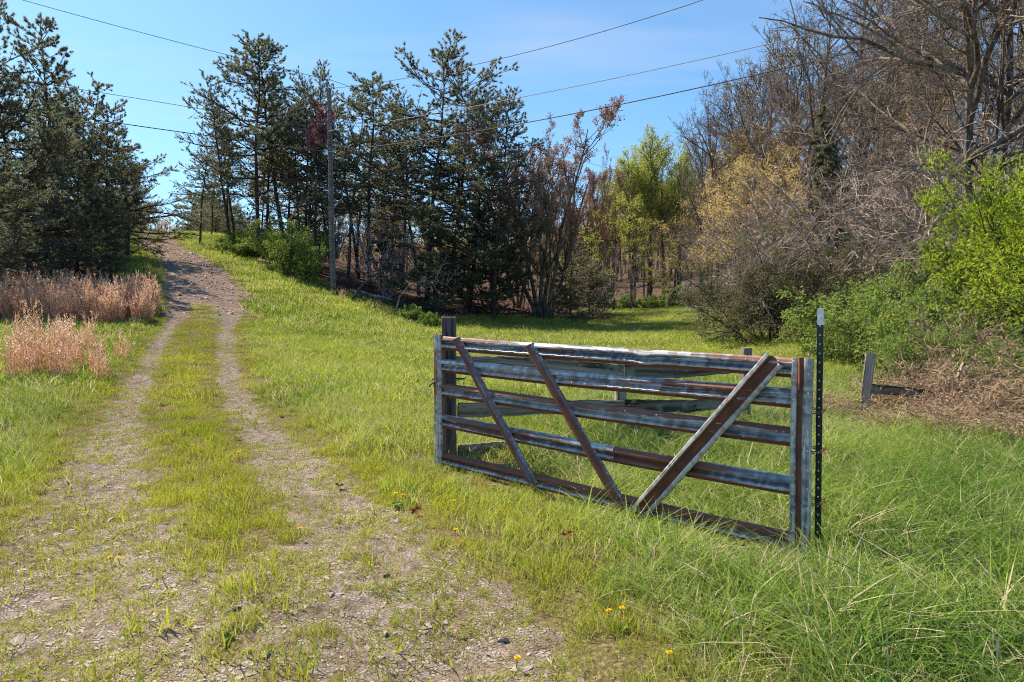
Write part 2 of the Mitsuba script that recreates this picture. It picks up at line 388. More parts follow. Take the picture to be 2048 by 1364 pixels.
def forest_zone(x, y):
    """> 0 under the woods."""
    n = (ns(x, y, .25, 6) - .5) * 5
    edge_r = np.interp(y, [0, 8, 12, 16, 22, 30, 40, 55, 66, 80], [7.5, 6.8, 7.2, 8.0, 8.8, 10.0, 12.0, 15.5, 18, 26])
    right = x - edge_r
    xs = [-40, -31, -24.5, -20, -14, -9.2, -6.8, -3.6, -1, 2, 5, 8, 12]
    yb = np.interp(x, xs, [90, 72, 58, 50, 39.5, 34.8, 34.3, 33.6, 39, 43, 49, 60, 68])
    mid = np.where((x > -40) & (x < 14), y - yb, -9)
    left = np.minimum(-x - np.interp(y, [0, 20, 24, 30, 40, 60, 80], [40, 15.6, 13.6, 17.2, 24.5, 36, 45]), y - 21.5)
    return np.maximum(np.maximum(right, mid), np.maximum(left, y - 66 - (x + 30) * .1)) + n * .35


def axis(start, stop, fine, growth):
    out = [start]
    while out[-1] < stop:
        out.append(out[-1] + max(fine, growth * out[-1]))
    return np.array(out)


half = axis(0.0, 330.0, .055, .020)
gxs = np.concatenate([-half[:0:-1], half])
gys = np.concatenate([[-30, -22, -15, -10, -6, -3.5, -1.5, 0, .8, 1.4], axis(1.8, 420.0, .05, .0165)])
GX, GY = np.meshgrid(gxs, gys)
GZ = height(GX, GY)
V = np.stack([GX, GY, GZ], -1).reshape(-1, 3)
ny, nx = GX.shape
ii, jj = np.meshgrid(np.arange(ny - 1), np.arange(nx - 1), indexing='ij')
Q = np.stack([ii * nx + jj, ii * nx + jj + 1, (ii + 1) * nx + jj + 1, (ii + 1) * nx + jj], -1).reshape(-1, 4)
mx, my = V[Q].mean(1)[:, 0], V[Q].mean(1)[:, 1]
kind = np.zeros(len(Q), int)
kind[bareness(mx, my) > .22] = 1
kind[forest_zone(mx, my) > 0] = 2
for k, name, mat, label in ((0, 'ground', 'mat_soil', 'grassy soil of the field and the bank'), (1, 'dirt_track', 'mat_gravel', 'two gravel wheel ruts with bare ground, climbing the hill'), (2, 'forest_floor', 'mat_litter', 'brown leaf litter under the trees')):
    q = Q[kind == k]
    used, inv = np.unique(q, return_inverse=True)
    q = inv.reshape(q.shape)
    scene[name] = ply(trimesh.Trimesh(V[used], np.vstack([q[:, [0, 1, 2]], q[:, [0, 2, 3]]]), process=False), mat, smooth=True)
    tag(name, label, None, None, 'structure')


# ------------------------------------------------------------------ grass
def tuft(seed, n, radius, hmin, hmax, width, lean, segs):
    rng = np.random.default_rng(seed)
    s = Soup()
    r = radius * np.sqrt(rng.random(n))
    a = rng.random(n) * 2 * PI
    base = np.stack([r * np.cos(a), r * np.sin(a), np.full(n, -.015)], -1)
    h = rng.uniform(hmin, hmax, n)
    az = rng.random(n) * 2 * PI
    ld = np.stack([np.cos(az), np.sin(az), np.zeros(n)], -1) + np.array([.45, -.15, 0])
    ln = h * rng.uniform(.15, 1.0, n) * lean
    side = np.stack([-np.sin(az), np.cos(az), np.zeros(n)], -1)
    side = nrm(side + .8 * rng.normal(size=(n, 3)) * [1, 1, .2])
    t = np.linspace(0, 1, segs + 1)
    bend = rng.uniform(1.5, 2.6, n)
    P = base[:, None] + ld[:, None] * (ln[:, None] * t[None] ** bend[:, None])[..., None]
    P[..., 2] += h[:, None] * (t - .28 * lean * rng.random((n, 1)) * t ** 2.5)
    w = (width * rng.uniform(.6, 1.25, n))[:, None] * (1 - t[None] ** 2.2) * .5 * (.55 + .9 * np.minimum(t, .3) / .3 * .5)
    L, R = P - side[:, None] * w[..., None], P + side[:, None] * w[..., None]
    verts = np.concatenate([np.stack([L[:, :-1], R[:, :-1]], 2).reshape(n, -1, 3), P[:, -1:]], 1)
    k = 2 * segs + 1
    tri = []
    for i in range(segs - 1):
        tri += [[2 * i, 2 * i + 1, 2 * i + 3], [2 * i, 2 * i + 3, 2 * i + 2]]
    tri.append([2 * segs - 2, 2 * segs - 1, 2 * segs])
    F = (np.array(tri)[None] + (np.arange(n) * k)[:, None, None]).reshape(-1, 3)
    u = rng.random(n)
    tv = np.concatenate([np.repeat(t[:-1], 2), [1]])
    s.add(verts.reshape(-1, 3), F, np.stack([np.repeat(u, k), np.tile(tv, n)], -1))
    return s


def group(key, **parts):
    scene[key] = {'type': 'shapegroup', **parts}


VAR = 3
for i in range(VAR):
    group(f'g_sprig_{i}', blades=tuft(10 + i, 16, .055, .025, .075, .0045, .9, 3).ply('mat_lawn'))
    group(f'g_thatch_{i}', blades=tuft(15 + i, 120, .20, .008, .035, .005, 1.3, 2).ply('mat_thatch'))
    group(f'g_lawn_{i}', blades=tuft(20 + i, 46, .13, .06, .15, .0055, .8, 3).ply('mat_lawn'))
    group(f'g_field_{i}', blades=tuft(30 + i, 44, .15, .08, .21, .0065, .9, 4).ply('mat_field'))
    group(f'g_rank_{i}', blades=tuft(40 + i, 46, .17, .12, .33, .0085, 1.35, 5).ply('mat_rank'))
    group(f'g_tussock_{i}', blades=tuft(45 + i, 95, .20, .25, .52, .0085, 1.9, 6).ply('mat_rank'))
    group(f'g_lawnfar_{i}', blades=tuft(50 + i, 60, .26, .07, .18, .012, .8, 3).ply('mat_lawn'))
    group(f'g_fieldfar_{i}', blades=tuft(60 + i, 60, .30, .09, .22, .014, 1.0, 3).ply('mat_field'))
    group(f'g_meadow_{i}', blades=tuft(70 + i, 84, .60, .12, .30, .026, 1.0, 2).ply('mat_field'))

stuffn = {}


def inst(key, grp, x, y, z, rot, s):
    s = [s, s, s] if np.isscalar(s) else list(s)
    scene[key] = {'type': 'instance', 'shapegroup': ref(grp), 'to_world': T().translate([float(x), float(y), float(z)]).rotate([0, 0, 1], float(rot)).scale([float(q) for q in s])}


def stuff(name, grp, xs, ys, zs, rots, ss):
    n = stuffn.get(name, 0)
    for x, y, z, r, s in zip(xs, ys, zs, rots, ss):
        n += 1
        inst(f'{name}__{n:03d}', grp, x, y, z, r, s)
    stuffn[name] = n


def scatter(rng, x0, x1, y0, y1, density):
    n = int((x1 - x0) * (y1 - y0) * density)
    x, y = rng.uniform(x0, x1, n), rng.uniform(y0, y1, n)
    ok = np.abs(x) < .80 * y + 1.6
    return x[ok], y[ok]


rng = np.random.default_rng(77)


def rank_zone(x, y):
    """Where the tall rough grass stands: right of the gate, along the fence."""
    n = (ns(x, y, .8, 12) - .5) * 1.2
    a = np.clip((x - np.interp(y, [2, 3.5, 4.5, 6, 9, 14], [.9, .75, .55, .3, .4, 2.5]) + n) / .8, 0, 1)
    return a * np.clip((14 - y) / 3, 0, 1)


for (y0, y1, dens, far) in ((2.0, 6.0, 85, 0), (6.0, 10.5, 62, 0), (10.5, 21, 26, 1), (21, 46, 8.5, 2), (46, 72, 5.5, 2)):
    lim = .8 * y1 + 1.6
    x, y = scatter(rng, -lim, lim, y0, y1, dens)
    b, fz = bareness(x, y), forest_zone(x, y)
    r = rng.random(len(x))
    keep = (fz < .3) & (r > b * 1.12) & ~((fz > -.4) & (rng.random(len(x)) < .3))
    x, y, b = x[keep], y[keep], b[keep]
    z = height(x, y)
    wl, d = ruts(x, y)
    track = np.clip(1.5 - polydist(x, y, np.vstack([(RUT_L + RUT_R[:len(RUT_L)]) / 2])) / np.interp(y, [3, 8, 20], [1.6, 1.25, 1.2]) , 0, 1)
    patch = ns(x, y, .45, 20)
    rk = rank_zone(x, y)
    choose = rng.random(len(x))
    rot = rng.uniform(0, 360, len(x))
    sc = rng.uniform(.75, 1.25, len(x)) * (1 - .45 * b) * (.55 + .55 * ns(x, y, 1.1, 31) + .45 * ns(x, y, 3.1, 32, 2))
    dg = (x + .743) * .632 + (y - 6.833) * .775                      # distance behind the gate, and along it
    sc = sc * (1 - .55 * np.clip(1.6 - d / np.interp(y, [4, 9, 20, 30], [.5, .5, .75, .9]), 0, 1))
    ug = (x + .743) * .775 - (y - 6.833) * .632
    sc = sc * np.where((x > 4.0) & (x < 6.2) & (y > 7.9) & (y < 9.7), .5, 1)
    sc = sc * np.where((ug > -.3) & (ug < 3.75), 1 - .54 * np.exp(-((dg + .15) / .40) ** 2), 1)
    is_rank = (choose < rk) & (far < 2)
    is_lawn = ~is_rank & (rng.random(len(x)) < np.clip(track * 1.3 + (patch < .42) * .3, 0, 1))
    v = rng.integers(0, VAR, len(x))
    names = {0: ('g_lawn', 'g_field', 'g_rank'), 1: ('g_lawnfar', 'g_fieldfar', 'g_rank'), 2: ('g_meadow', 'g_meadow', 'g_meadow')}[far]
    for i in range(VAR):
        for m, gname in ((is_lawn, names[0]), (~is_lawn & ~is_rank, names[1]), (is_rank, names[2])):
            q = m & (v == i)
            s = sc[q] * (0.6 if (far == 2 and gname == names[0] and m is is_lawn) else 1)
            stuff('tall_grass' if m is is_rank else 'grass', f'{gname}_{i}', x[q], y[q], z[q], rot[q], s)
x, y = scatter(rng, .6, 9, 2.6, 10, 4.2)
dg = (x + .743) * .632 + (y - 6.833) * .775
keep = (rng.random(len(x)) < rank_zone(x, y)) & (ns(x, y, .9, 61) > .47) & (np.abs(dg + .1) > .3)
keep &= ~((x > 3.8) & (x < 6.2) & (y > 7.6) & (y < 9.7))
x, y = x[keep], y[keep]
for i in range(VAR):
    q = np.arange(len(x)) % VAR == i
    stuff('tall_grass', f'g_tussock_{i}', x[q], y[q], height(x[q], y[q]), rng.uniform(0, 360, q.sum()), rng.uniform(.6, 1.05, q.sum()))
for i in range(2):
    rw = np.random.default_rng(90 + i)
    sw = Soup()
    a_ = rw.random(14) * 2 * PI
    Dw = np.stack([np.cos(a_), np.sin(a_), rw.uniform(.15, .8, 14)], -1)
    dd_ = nrm(Dw)
    L_ = rw.uniform(.05, .11, 14)[:, None]
    sd_ = nrm(np.cross(dd_, [0, 0, 1.0])) * L_ * .2
    m_ = dd_ * L_ * .55 + [0, 0, .012]
    e_ = dd_ * L_ + [0, 0, -.008]
    vv = np.stack([dd_ * .004 - sd_ * .15, dd_ * .004 + sd_ * .15, m_ + sd_, m_ - sd_, e_], 1).reshape(-1, 3) + [0, 0, .01]
    i_ = np.arange(14)[:, None] * 5
    sw.add(vv, np.vstack([i_ + [0, 1, 2], i_ + [0, 2, 3], i_ + [3, 2, 4]]), np.repeat(rw.random(14), 5)[:, None] * [1, 0])
    group(f'g_weed_{i}', leaves=sw.ply('mat_bramble'))
for (y0, y1, dens) in ((2.2, 7, 5.0), (7, 16, 2.0)):
    lim = .8 * y1 + 1
    x, y = scatter(rng, -lim, lim, y0, y1, dens)
    keep = (forest_zone(x, y) < -.3) & (ns(x, y, .8, 71) > .45) & (bareness(x, y) < .35)
    x, y = x[keep], y[keep]
    for i in range(2):
        q = np.arange(len(x)) % 2 == i
        stuff('grass', f'g_weed_{i}', x[q], y[q], height(x[q], y[q]), rng.uniform(0, 360, q.sum()), rng.uniform(.45, .95, q.sum()))
# sparse sprigs on the bare ground
for (y0, y1, dens) in ((2.0, 5.5, 170), (5.5, 10, 100), (10, 20, 40)):
    lim = .8 * y1 + 1.6
    x, y = scatter(rng, -lim, lim, y0, y1, dens)
    b = bareness(x, y)
    keep = (b > .12) & (ns(x, y, 2.2, 44) + .34 * rng.random(len(x)) > .47) & (forest_zone(x, y) < 0)
    x, y = x[keep], y[keep]
    z, v = height(x, y), rng.integers(0, VAR, len(x))
    sc = rng.uniform(.5, 1.4, len(x)) * (1 + (rng.random(len(x)) < .06) * 1.1)
    for i in range(VAR):
        q = v == i
        stuff('grass', f'g_sprig_{i}', x[q], y[q], z[q], rng.uniform(0, 360, q.sum()), sc[q])
for (y0, y1, dens) in ((2.0, 6, 34), (6, 12, 16), (12, 22, 6)):
    lim = .8 * y1 + 1.6
    x, y = scatter(rng, -lim, min(lim, 2), y0, y1, dens)
    b = bareness(x, y)
    keep = (b > .08) & (ns(x, y, 1.7, 52) + .30 * rng.random(len(x)) + .3 * (b < .5) > .48) & (forest_zone(x, y) < 0)
    x, y = x[keep], y[keep]
    z, v = height(x, y), rng.integers(0, VAR, len(x))
    for i in range(VAR):
        q = v == i
        stuff('grass', f'g_thatch_{i}', x[q], y[q], z[q], rng.uniform(0, 360, q.sum()), rng.uniform(.6, 1.3, q.sum()))
tag('grass', 'sunlit spring grass over the field, the bank and between the wheel ruts', 'grass', None, 'stuff')
tag('tall_grass', 'long arching rank grass around the gate and along the old fence', 'grass', None, 'stuff')


# ------------------------------------------------------------------ gravel chips and stones
def chip(seed, flat=.35):
    r = np.random.default_rng(seed)
    m = trimesh.convex.convex_hull(r.normal(size=(11, 3)) * [1, .75, flat])
    return m.vertices / np.abs(m.vertices[:, :2]).max(), np.array(m.faces)


for i in range(4):
    s = Soup()
    v, f = chip(100 + i)
    s.add(v * .014, f)
    group(f'g_chip_{i}', chip=s.ply('mat_stone'))
for (y0, y1, dens) in ((2.0, 4.5, 620), (4.5, 8, 240), (22, 46, 30)):
    lim = .8 * y1 + 1
    x, y = scatter(rng, -lim, min(lim, 2.0), y0, y1, dens)
    keep = (bareness(x, y) > .5) & (forest_zone(x, y) < 0)
    x, y = x[keep], y[keep]
    z, v = height(x, y), rng.integers(0, 4, len(x))
    sc = rng.lognormal(-.35, .5, len(x)).clip(.3, 2.0) * (5 if y0 > 20 else 1)
    for i in range(4):
        q = v == i
        stuff('gravel', f'g_chip_{i}', x[q], y[q], z[q] - .001, rng.uniform(0, 360, q.sum()), sc[q])
tag('gravel', 'flat grey gravel chips scattered over the bare wheel ruts', 'gravel', None, 'stuff')


# ------------------------------------------------------------------ trees
def skeleton(rng, P0, D0, L0, R0, levels):
    """Grows all branches of a level at once. Returns a list of (P (m, k, 3), R (m, k)) per level."""
    out = []
    P0, D0, L0, R0 = np.atleast_2d(P0), np.atleast_2d(D0), np.atleast_1d(L0).astype(float), np.atleast_1d(R0).astype(float)
    for lv, c in enumerate(levels):
        n, m = c['n'], len(P0)
        P, d = [P0], nrm(D0)
        for k in range(n):
            d = nrm(d + rng.normal(size=(m, 3)) * c['wander'] + np.array([0, 0, 1.0]) * (c['up'] * (1 if 'tip' not in c else (1 + c['tip'] * k / n))))
            P.append(P[-1] + d * (L0 / n)[:, None])
        P = np.stack(P, 1)
        t = np.linspace(0, 1, n + 1)
        R = R0[:, None] * (1 - (1 - c.get('taper', .25)) * t[None] ** c.get('tpow', 1.0))
        out.append((P, R))
        if lv + 1 == len(levels):
            break
        g = levels[lv + 1]
        cnt = np.maximum(1, np.round(g['count'] * (L0 / L0.mean()) ** g.get('cpow', .6))).astype(int) if m > 1 else np.array([g['count']])
        par = np.repeat(np.arange(m), cnt)
        tt = g['tmin'] + (g.get('tmax', 1.0) - g['tmin']) * rng.random(len(par)) ** g.get('tbias', 1.0)
        s = tt * n
        i0 = np.minimum(s.astype(int), n - 1)
        fr = (s - i0)[:, None]
        base = P[par, i0] * (1 - fr) + P[par, i0 + 1] * fr
        pd = nrm(P[par, i0 + 1] - P[par, i0])
        q = nrm(np.cross(pd, rng.normal(size=pd.shape)))
        if g.get('plane'):
            hz = nrm(np.cross(pd, [0, 0, 1.0]) + 1e-6)
            q = nrm(hz * np.where(rng.random(len(par)) < .5, -1, 1)[:, None] + rng.normal(size=pd.shape) * g['plane'])
        ang = np.radians(g['angle'] + rng.normal(size=len(par)) * g.get('spread', 10))
        if 'angfun' in g:
            ang = np.radians(g['angfun'](tt) + rng.normal(size=len(par)) * g.get('spread', 10))
        D0 = pd * np.cos(ang)[:, None] + q * np.sin(ang)[:, None]
        lf = g['lfun'](tt) if 'lfun' in g else g['lratio'] * (1.1 - .6 * (tt - g['tmin']) / (1.001 - g['tmin']))
        L1 = L0[par] * lf * rng.uniform(.65, 1.2, len(par))
        rp = R[par, i0] * (1 - fr[:, 0]) + R[par, i0 + 1] * fr[:, 0]
        R1 = np.clip(np.minimum(rp * .85, g['rratio'] * L1), g.get('rmin', .006), None)
        P0, L0, R0 = base, L1, R1
    return out


def sample(lev, rng, per, tmin=.3, tmax=1.0):
    P, _ = lev
    m, k, _ = P.shape
    par = np.repeat(np.arange(m), per)
    s = rng.uniform(tmin, tmax, len(par)) * (k - 1)
    i0 = np.minimum(s.astype(int), k - 2)
    fr = (s - i0)[:, None]
    return P[par, i0] * (1 - fr) + P[par, i0 + 1] * fr, nrm(P[par, i0 + 1] - P[par, i0])


def needles(soup, rng, Q, D, per, length, width, out=.8, up=.2):
    n = len(Q) * per
    q, d = np.repeat(Q, per, 0), np.repeat(D, per, 0)
    dd = nrm(d * out + rng.normal(size=(n, 3)) * .55 + [0, 0, up])
    L = length * rng.uniform(.6, 1.2, n)
    side = nrm(np.cross(dd, rng.normal(size=(n, 3)))) * (width * rng.uniform(.7, 1.2, n))[:, None] * .5
    q = q + rng.normal(size=(n, 3)) * length * .12
    v = np.stack([q - side, q + side, q + dd * L[:, None]], 1).reshape(-1, 3)
    u = np.repeat(rng.random(n), 3)
    soup.add(v, np.arange(3 * n).reshape(-1, 3), np.stack([u, u * 0], -1))


def leaves(soup, rng, Q, D, per, length, width, scatter_=.1, droop=0.0, fold=.25, out=.5):
    n = len(Q) * per
    q, d = np.repeat(Q, per, 0), np.repeat(D, per, 0)
    dd = nrm(d * out + rng.normal(size=(n, 3)) * .8 + [0, 0, -droop])
    q = q + rng.normal(size=(n, 3)) * scatter_
    L = (length * rng.uniform(.6, 1.25, n))[:, None]
    side = nrm(np.cross(dd, rng.normal(size=(n, 3)) + [0, 0, 1.2]))
    nor = np.cross(dd, side)
    w = side * (width * rng.uniform(.7, 1.2, n))[:, None] * .5
    mid = q + dd * L * .45
    v = np.stack([q, mid + w + nor * L * fold * .3, q + dd * L - nor * L * fold * .2, mid - w + nor * L * fold * .3], 1).reshape(-1, 3)
    i = np.arange(n)[:, None] * 4
    f = np.vstack([i + [0, 1, 2], i + [0, 2, 3]])
    u = np.repeat(rng.random(n), 4)
    soup.add(v, f, np.stack([u, u * 0], -1))


def make_pine(key, seed, H, base, spread, nb, per_tuft, dead=14, lean=0.0, mat='mat_pine', gappy=.35, r0=.16, droop=0.0, lo=.22, fat=1.7, inner=.25):
    rng = np.random.default_rng(seed)
    wood, crown = Soup(), Soup()

    def prof(t):
        tt = np.clip((t - base) / (1 - base), 0, 1)
        return spread / H * (lo + (1 - lo) * np.minimum(1, (1 - tt) * fat) ** .8) * np.where(rng.random(len(t)) < gappy, rng.uniform(.25, .6, len(t)), 1.0)
    trunk = dict(n=14, wander=.035, up=.06, taper=.10)
    br = dict(n=6, wander=.10, up=.035 - droop, tip=1.5, count=nb, tmin=base, tmax=.99, angle=80, spread=11, lfun=prof, rratio=.017, rmin=.012, taper=.3, tbias=.9, angfun=lambda t: 92 - 42 * np.clip((t - base) / (1 - base), 0, 1) ** 2)
    sh = dict(n=3, wander=.14, up=.05, count=13, tmin=.28, angle=48, spread=14, lratio=.36, rratio=.014, rmin=.006, taper=.5, plane=.45, cpow=1.0)
    lv = skeleton(rng, [0, 0, -.15], [lean, 0, 1], H, r0, [trunk, br, sh])
    tubes(wood, *lv[0], 9, rng)
    tubes(wood, *lv[1], 5, rng)
    tubes(wood, *lv[2], 3, rng)
    if dead:
        q, d = sample((lv[0][0][:, :int(14 * base) + 2], None), rng, dead, .25, 1)
        a = rng.random(dead) * 2 * PI
        D = np.stack([np.cos(a), np.sin(a), rng.uniform(-.25, .25, dead)], -1)
        dl = skeleton(rng, q, D, rng.uniform(.5, 1.7, dead), np.full(dead, .018), [dict(n=5, wander=.14, up=-.02, taper=.3), dict(n=2, wander=.1, up=0, count=4, tmin=.3, angle=55, lratio=.35, rratio=.015, rmin=.006)])
        tubes(wood, *dl[0], 4, rng)
        tubes(wood, *dl[1], 3, rng)
    Q1, D1 = sample(lv[2], rng, 4, inner, 1.0)
    Q2, D2 = sample(lv[1], rng, 6, .55, 1.0)
    tip = (lv[0][0][:, -4:], None)
    Q3, D3 = sample(tip, rng, 14, 0, 1)
    needles(crown, rng, np.vstack([Q1, Q2, Q3]), np.vstack([D1, D2, D3]), per_tuft, .15, .024)
    group(key, trunk=wood.ply('mat_pine_bark'), crown=crown.ply(mat))


make_pine('p_tall_0', 1, 15, .36, 3.7, 62, 18, lean=.05, gappy=.5, lo=.36, fat=2.3, inner=.5)
make_pine('p_tall_1', 2, 15, .40, 3.3, 54, 18, lean=-.04, gappy=.5, lo=.36, fat=2.3, inner=.5)
make_pine('p_tall_2', 3, 15, .26, 4.4, 72, 18, dead=14, gappy=.5, lo=.36, fat=2.3, inner=.5)
make_pine('p_tall_3', 4, 14, .45, 3.3, 48, 18, lean=.09, gappy=.5, lo=.36, fat=2.3, inner=.5)
make_pine('p_bushy_0', 5, 10, .05, 3.6, 92, 11, dead=0, inner=.45, gappy=.35, r0=.15)
make_pine('p_bushy_1', 6, 10, .03, 4.0, 100, 11, dead=0, inner=.45, gappy=.3, r0=.16)
make_pine('p_bushy_2', 7, 8, .02, 3.4, 88, 11, dead=0, inner=.45, gappy=.35, r0=.12, droop=.02)
make_pine('p_open_0', 12, 12, .16, 3.4, 66, 15, dead=6, gappy=.5, lo=.20, fat=1.6, inner=.5)
make_pine('p_open_1', 13, 12, .20, 3.2, 60, 15, dead=8, gappy=.5, lo=.34, fat=2.2, inner=.5)
make_pine('p_open_2', 14, 12, .14, 3.8, 70, 15, dead=6, gappy=.5, lo=.30, fat=2.0, inner=.5)
make_pine('p_low_0', 8, 6, .06, 2.3, 52, 12, dead=4, gappy=.4, r0=.09, droop=.02, inner=.45)
make_pine('p_low_1', 9, 6, .10, 2.0, 44, 12, dead=6, gappy=.4, inner=.45, r0=.08)


def make_cedar(key, seed, H, R, nb):
    rng = np.random.default_rng(seed)
    wood, crown = Soup(), Soup()
    lv = skeleton(rng, [0, 0, -.1], [0, 0, 1], H, .13, [dict(n=10, wander=.02, up=.05, taper=.1), dict(n=4, wander=.1, up=.10, count=nb, tmin=.06, tmax=.98, angle=62, spread=10, lfun=lambda t: R / H * (1.05 - t) ** .8 * rng.uniform(.5, 1.1, len(t)), rratio=.015, rmin=.01),
                                                       dict(n=2, wander=.15, up=.1, count=9, tmin=.2, angle=45, lratio=.35, rratio=.012, rmin=.006)])
    for l, s in zip(lv, (8, 4, 3)):
        tubes(wood, *l, s, rng)
    Q, D = sample(lv[2], rng, 4, .2, 1)
    needles(crown, rng, Q, D, 9, .16, .035)
    group(key, trunk=wood.ply('mat_dark_bark'), crown=crown.ply('mat_pine_dark'))


make_cedar('p_cedar', 11, 9, 1.9, 120)


def make_broadleaf(key, seed, H, starts, levels, bark_key, leaf=None, sides=(9, 6, 5, 3, 3)):
    """starts: list of (direction, length, radius) of the stems."""
    rng = np.random.default_rng(seed)
    wood = Soup()
    P0 = np.array([[s[3] if len(s) > 3 else 0, s[4] if len(s) > 4 else 0, -.1] for s in starts], float)
    lv = skeleton(rng, P0, [s[0] for s in starts], [s[1] for s in starts], [s[2] for s in starts], levels)
    fine = Soup()
    for i, (l, sd) in enumerate(zip(lv, sides)):
        tubes(wood if i < 2 or bark_key != 'mat_grey_bark' else fine, *l, sd, rng)
    parts = {'trunk': wood.ply('mat_limb_bark' if bark_key == 'mat_grey_bark' else bark_key)}
    if fine.n:
        parts['twigs'] = fine.ply(bark_key)
    if leaf:
        crown = Soup()
        for li, per, tm in leaf['on']:
            Q, D = sample(lv[li], rng, per, tm, 1.0)
            if 'above' in leaf:
                k = Q[:, 2] > leaf['above'] * H
                Q, D = Q[k], D[k]
            if 'keep' in leaf:
                k = rng.random(len(Q)) < leaf['keep']
                Q, D = Q[k], D[k]
            leaves(crown, rng, Q, D, leaf['per'], leaf['len'], leaf['wid'], leaf.get('scatter', .06), leaf.get('droop', 0), out=leaf.get('out', .5))
        parts['crown'] = crown.ply(leaf['mat'])
    group(key, **parts)


def oak(count=(16, 9, 7, 3), tmin=.3, angle=52, lr=.42):
    return [dict(n=12, wander=.06, up=.05, taper=.12), dict(n=8, wander=.13, up=.05, count=count[0], tmin=tmin, tmax=.97, angle=angle, spread=12, lratio=lr, rratio=.020, rmin=.02, taper=.2),
            dict(n=5, wander=.16, up=.05, count=count[1], tmin=.25, angle=45, spread=14, lratio=.42, rratio=.013, rmin=.014, taper=.5), dict(n=4, wander=.20, up=.05, count=count[2], tmin=.15, angle=42, spread=14, lratio=.45, rratio=.010, rmin=.010, taper=.6),
            dict(n=2, wander=.15, up=.04, count=count[3], tmin=.2, angle=40, spread=14, lratio=.5, rratio=.008, rmin=.0075, taper=.7)]


make_broadleaf('p_bare_0', 21, 16, [((.05, 0, 1), 16, .20)], oak(), 'mat_grey_bark', dict(on=[(4, 1, .5)], per=1, len=.08, wid=.045, mat='mat_bud', keep=.7))
make_broadleaf('p_bare_1', 22, 16, [((-.1, .05, 1), 16, .18), ((.25, .1, 1), 12, .12, .2, 0)], oak((13, 9, 7, 3), .25, 48), 'mat_grey_bark', dict(on=[(4, 1, .5)], per=1, len=.085, wid=.05, mat='mat_tan_leaf', keep=.5))
make_broadleaf('p_bare_2', 23, 15, [((.0, .1, 1), 15, .17)], oak((15, 8, 7, 3), .35, 40, .38), 'mat_dark_bark', dict(on=[(4, 2, .4)], per=1, len=.085, wid=.05, mat='mat_tan_leaf', keep=.6))
vase = [dict(n=10, wander=.05, up=.07, taper=.15), dict(n=6, wander=.08, up=.14, count=10, tmin=.25, tmax=.97, angle=30, spread=8, lratio=.38, rratio=.016, rmin=.014, taper=.3),
        dict(n=4, wander=.1, up=.16, count=8, tmin=.25, angle=30, spread=10, lratio=.42, rratio=.011, rmin=.009, taper=.5), dict(n=3, wander=.12, up=.14, count=4, tmin=.2, angle=30, lratio=.45, rratio=.009, rmin=.006, taper=.6)]
make_broadleaf('p_maple', 24, 10, [((.27 * math.cos(a), .27 * math.sin(a), 1), 10 * q, .10, .15 * math.cos(a), .15 * math.sin(a)) for a, q in ((.2, .78), (1.3, .85), (2.4, 1.0), (3.3, .9), (4.3, .8), (5.4, .97))], vase, 'mat_grey_bark',
               dict(on=[(3, 2, .3), (2, 3, .5)], per=4, len=.10, wid=.06, mat='mat_bud', scatter=.06, above=.45))
make_broadleaf('p_redbud', 25, 11, [((.05, 0, 1), 11, .10)], oak((12, 8, 6, 3), .72, 42, .17), 'mat_dark_bark', dict(on=[(4, 2, .2), (3, 2, .3)], per=2, len=.11, wid=.07, mat='mat_redbud', above=.72))
tul = [dict(n=14, wander=.02, up=.06, taper=.12), dict(n=6, wander=.10, up=.10, count=36, tmin=.46, tmax=.99, angle=50, spread=9, lfun=lambda t: .30 * (1.12 - np.clip((t - .38) / .62, 0, 1)) ** .8, rratio=.015, rmin=.018, taper=.3),
       dict(n=4, wander=.13, up=.12, count=9, tmin=.3, angle=42, lratio=.36, rratio=.011, rmin=.009, taper=.5), dict(n=2, wander=.13, up=.1, count=4, tmin=.2, angle=40, lratio=.45, rratio=.009, rmin=.006)]
make_broadleaf('p_tulip_0', 26, 15, [((.02, 0, 1), 15, .17)], tul, 'mat_dark_bark', dict(on=[(3, 3, .3), (2, 3, .5)], per=2, len=.13, wid=.10, mat='mat_tulip', scatter=.16, keep=.8))
make_broadleaf('p_tulip_1', 27, 14, [((-.03, .02, 1), 14, .14), ((.10, 0, 1), 12, .11, .35, .1)], tul, 'mat_dark_bark', dict(on=[(3, 2, .3), (2, 2, .5)], per=2, len=.13, wid=.10, mat='mat_tulip', scatter=.16, keep=.7))
und = [dict(n=10, wander=.07, up=.05, taper=.15), dict(n=7, wander=.12, up=.02, count=16, tmin=.2, tmax=.97, angle=66, spread=10, lratio=.50, rratio=.014, rmin=.014, taper=.3),
       dict(n=4, wander=.15, up=.03, count=10, tmin=.25, angle=45, lratio=.4, rratio=.011, rmin=.008, taper=.5, plane=.5), dict(n=2, wander=.15, up=.05, count=5, tmin=.2, angle=42, lratio=.42, rratio=.009, rmin=.006)]
und2 = [dict(q) for q in und]
und2[1]['tmin'] = .38
make_broadleaf('p_tan', 28, 9, [((.06, 0, 1), 9, .11)], und2, 'mat_dark_bark', dict(on=[(3, 3, .3), (2, 3, .4)], per=2, len=.15, wid=.085, mat='mat_tan_leaf', scatter=.11, droop=.4))
make_broadleaf('p_limelow', 29, 8, [((.0, 0, 1), 8, .09)], und, 'mat_dark_bark', dict(on=[(3, 3, .3), (2, 3, .4)], per=2, len=.11, wid=.075, mat='mat_tulip', scatter=.07, keep=.7))
big = oak((18, 9, 7, 3), .18, 66, .50)
big[1]['up'] = .012
big[1]['rratio'] = .013
big[2]['rmin'] = .010
big[3]['rmin'] = .007
big[4]['rmin'] = .005
big[2]['up'] = -.01
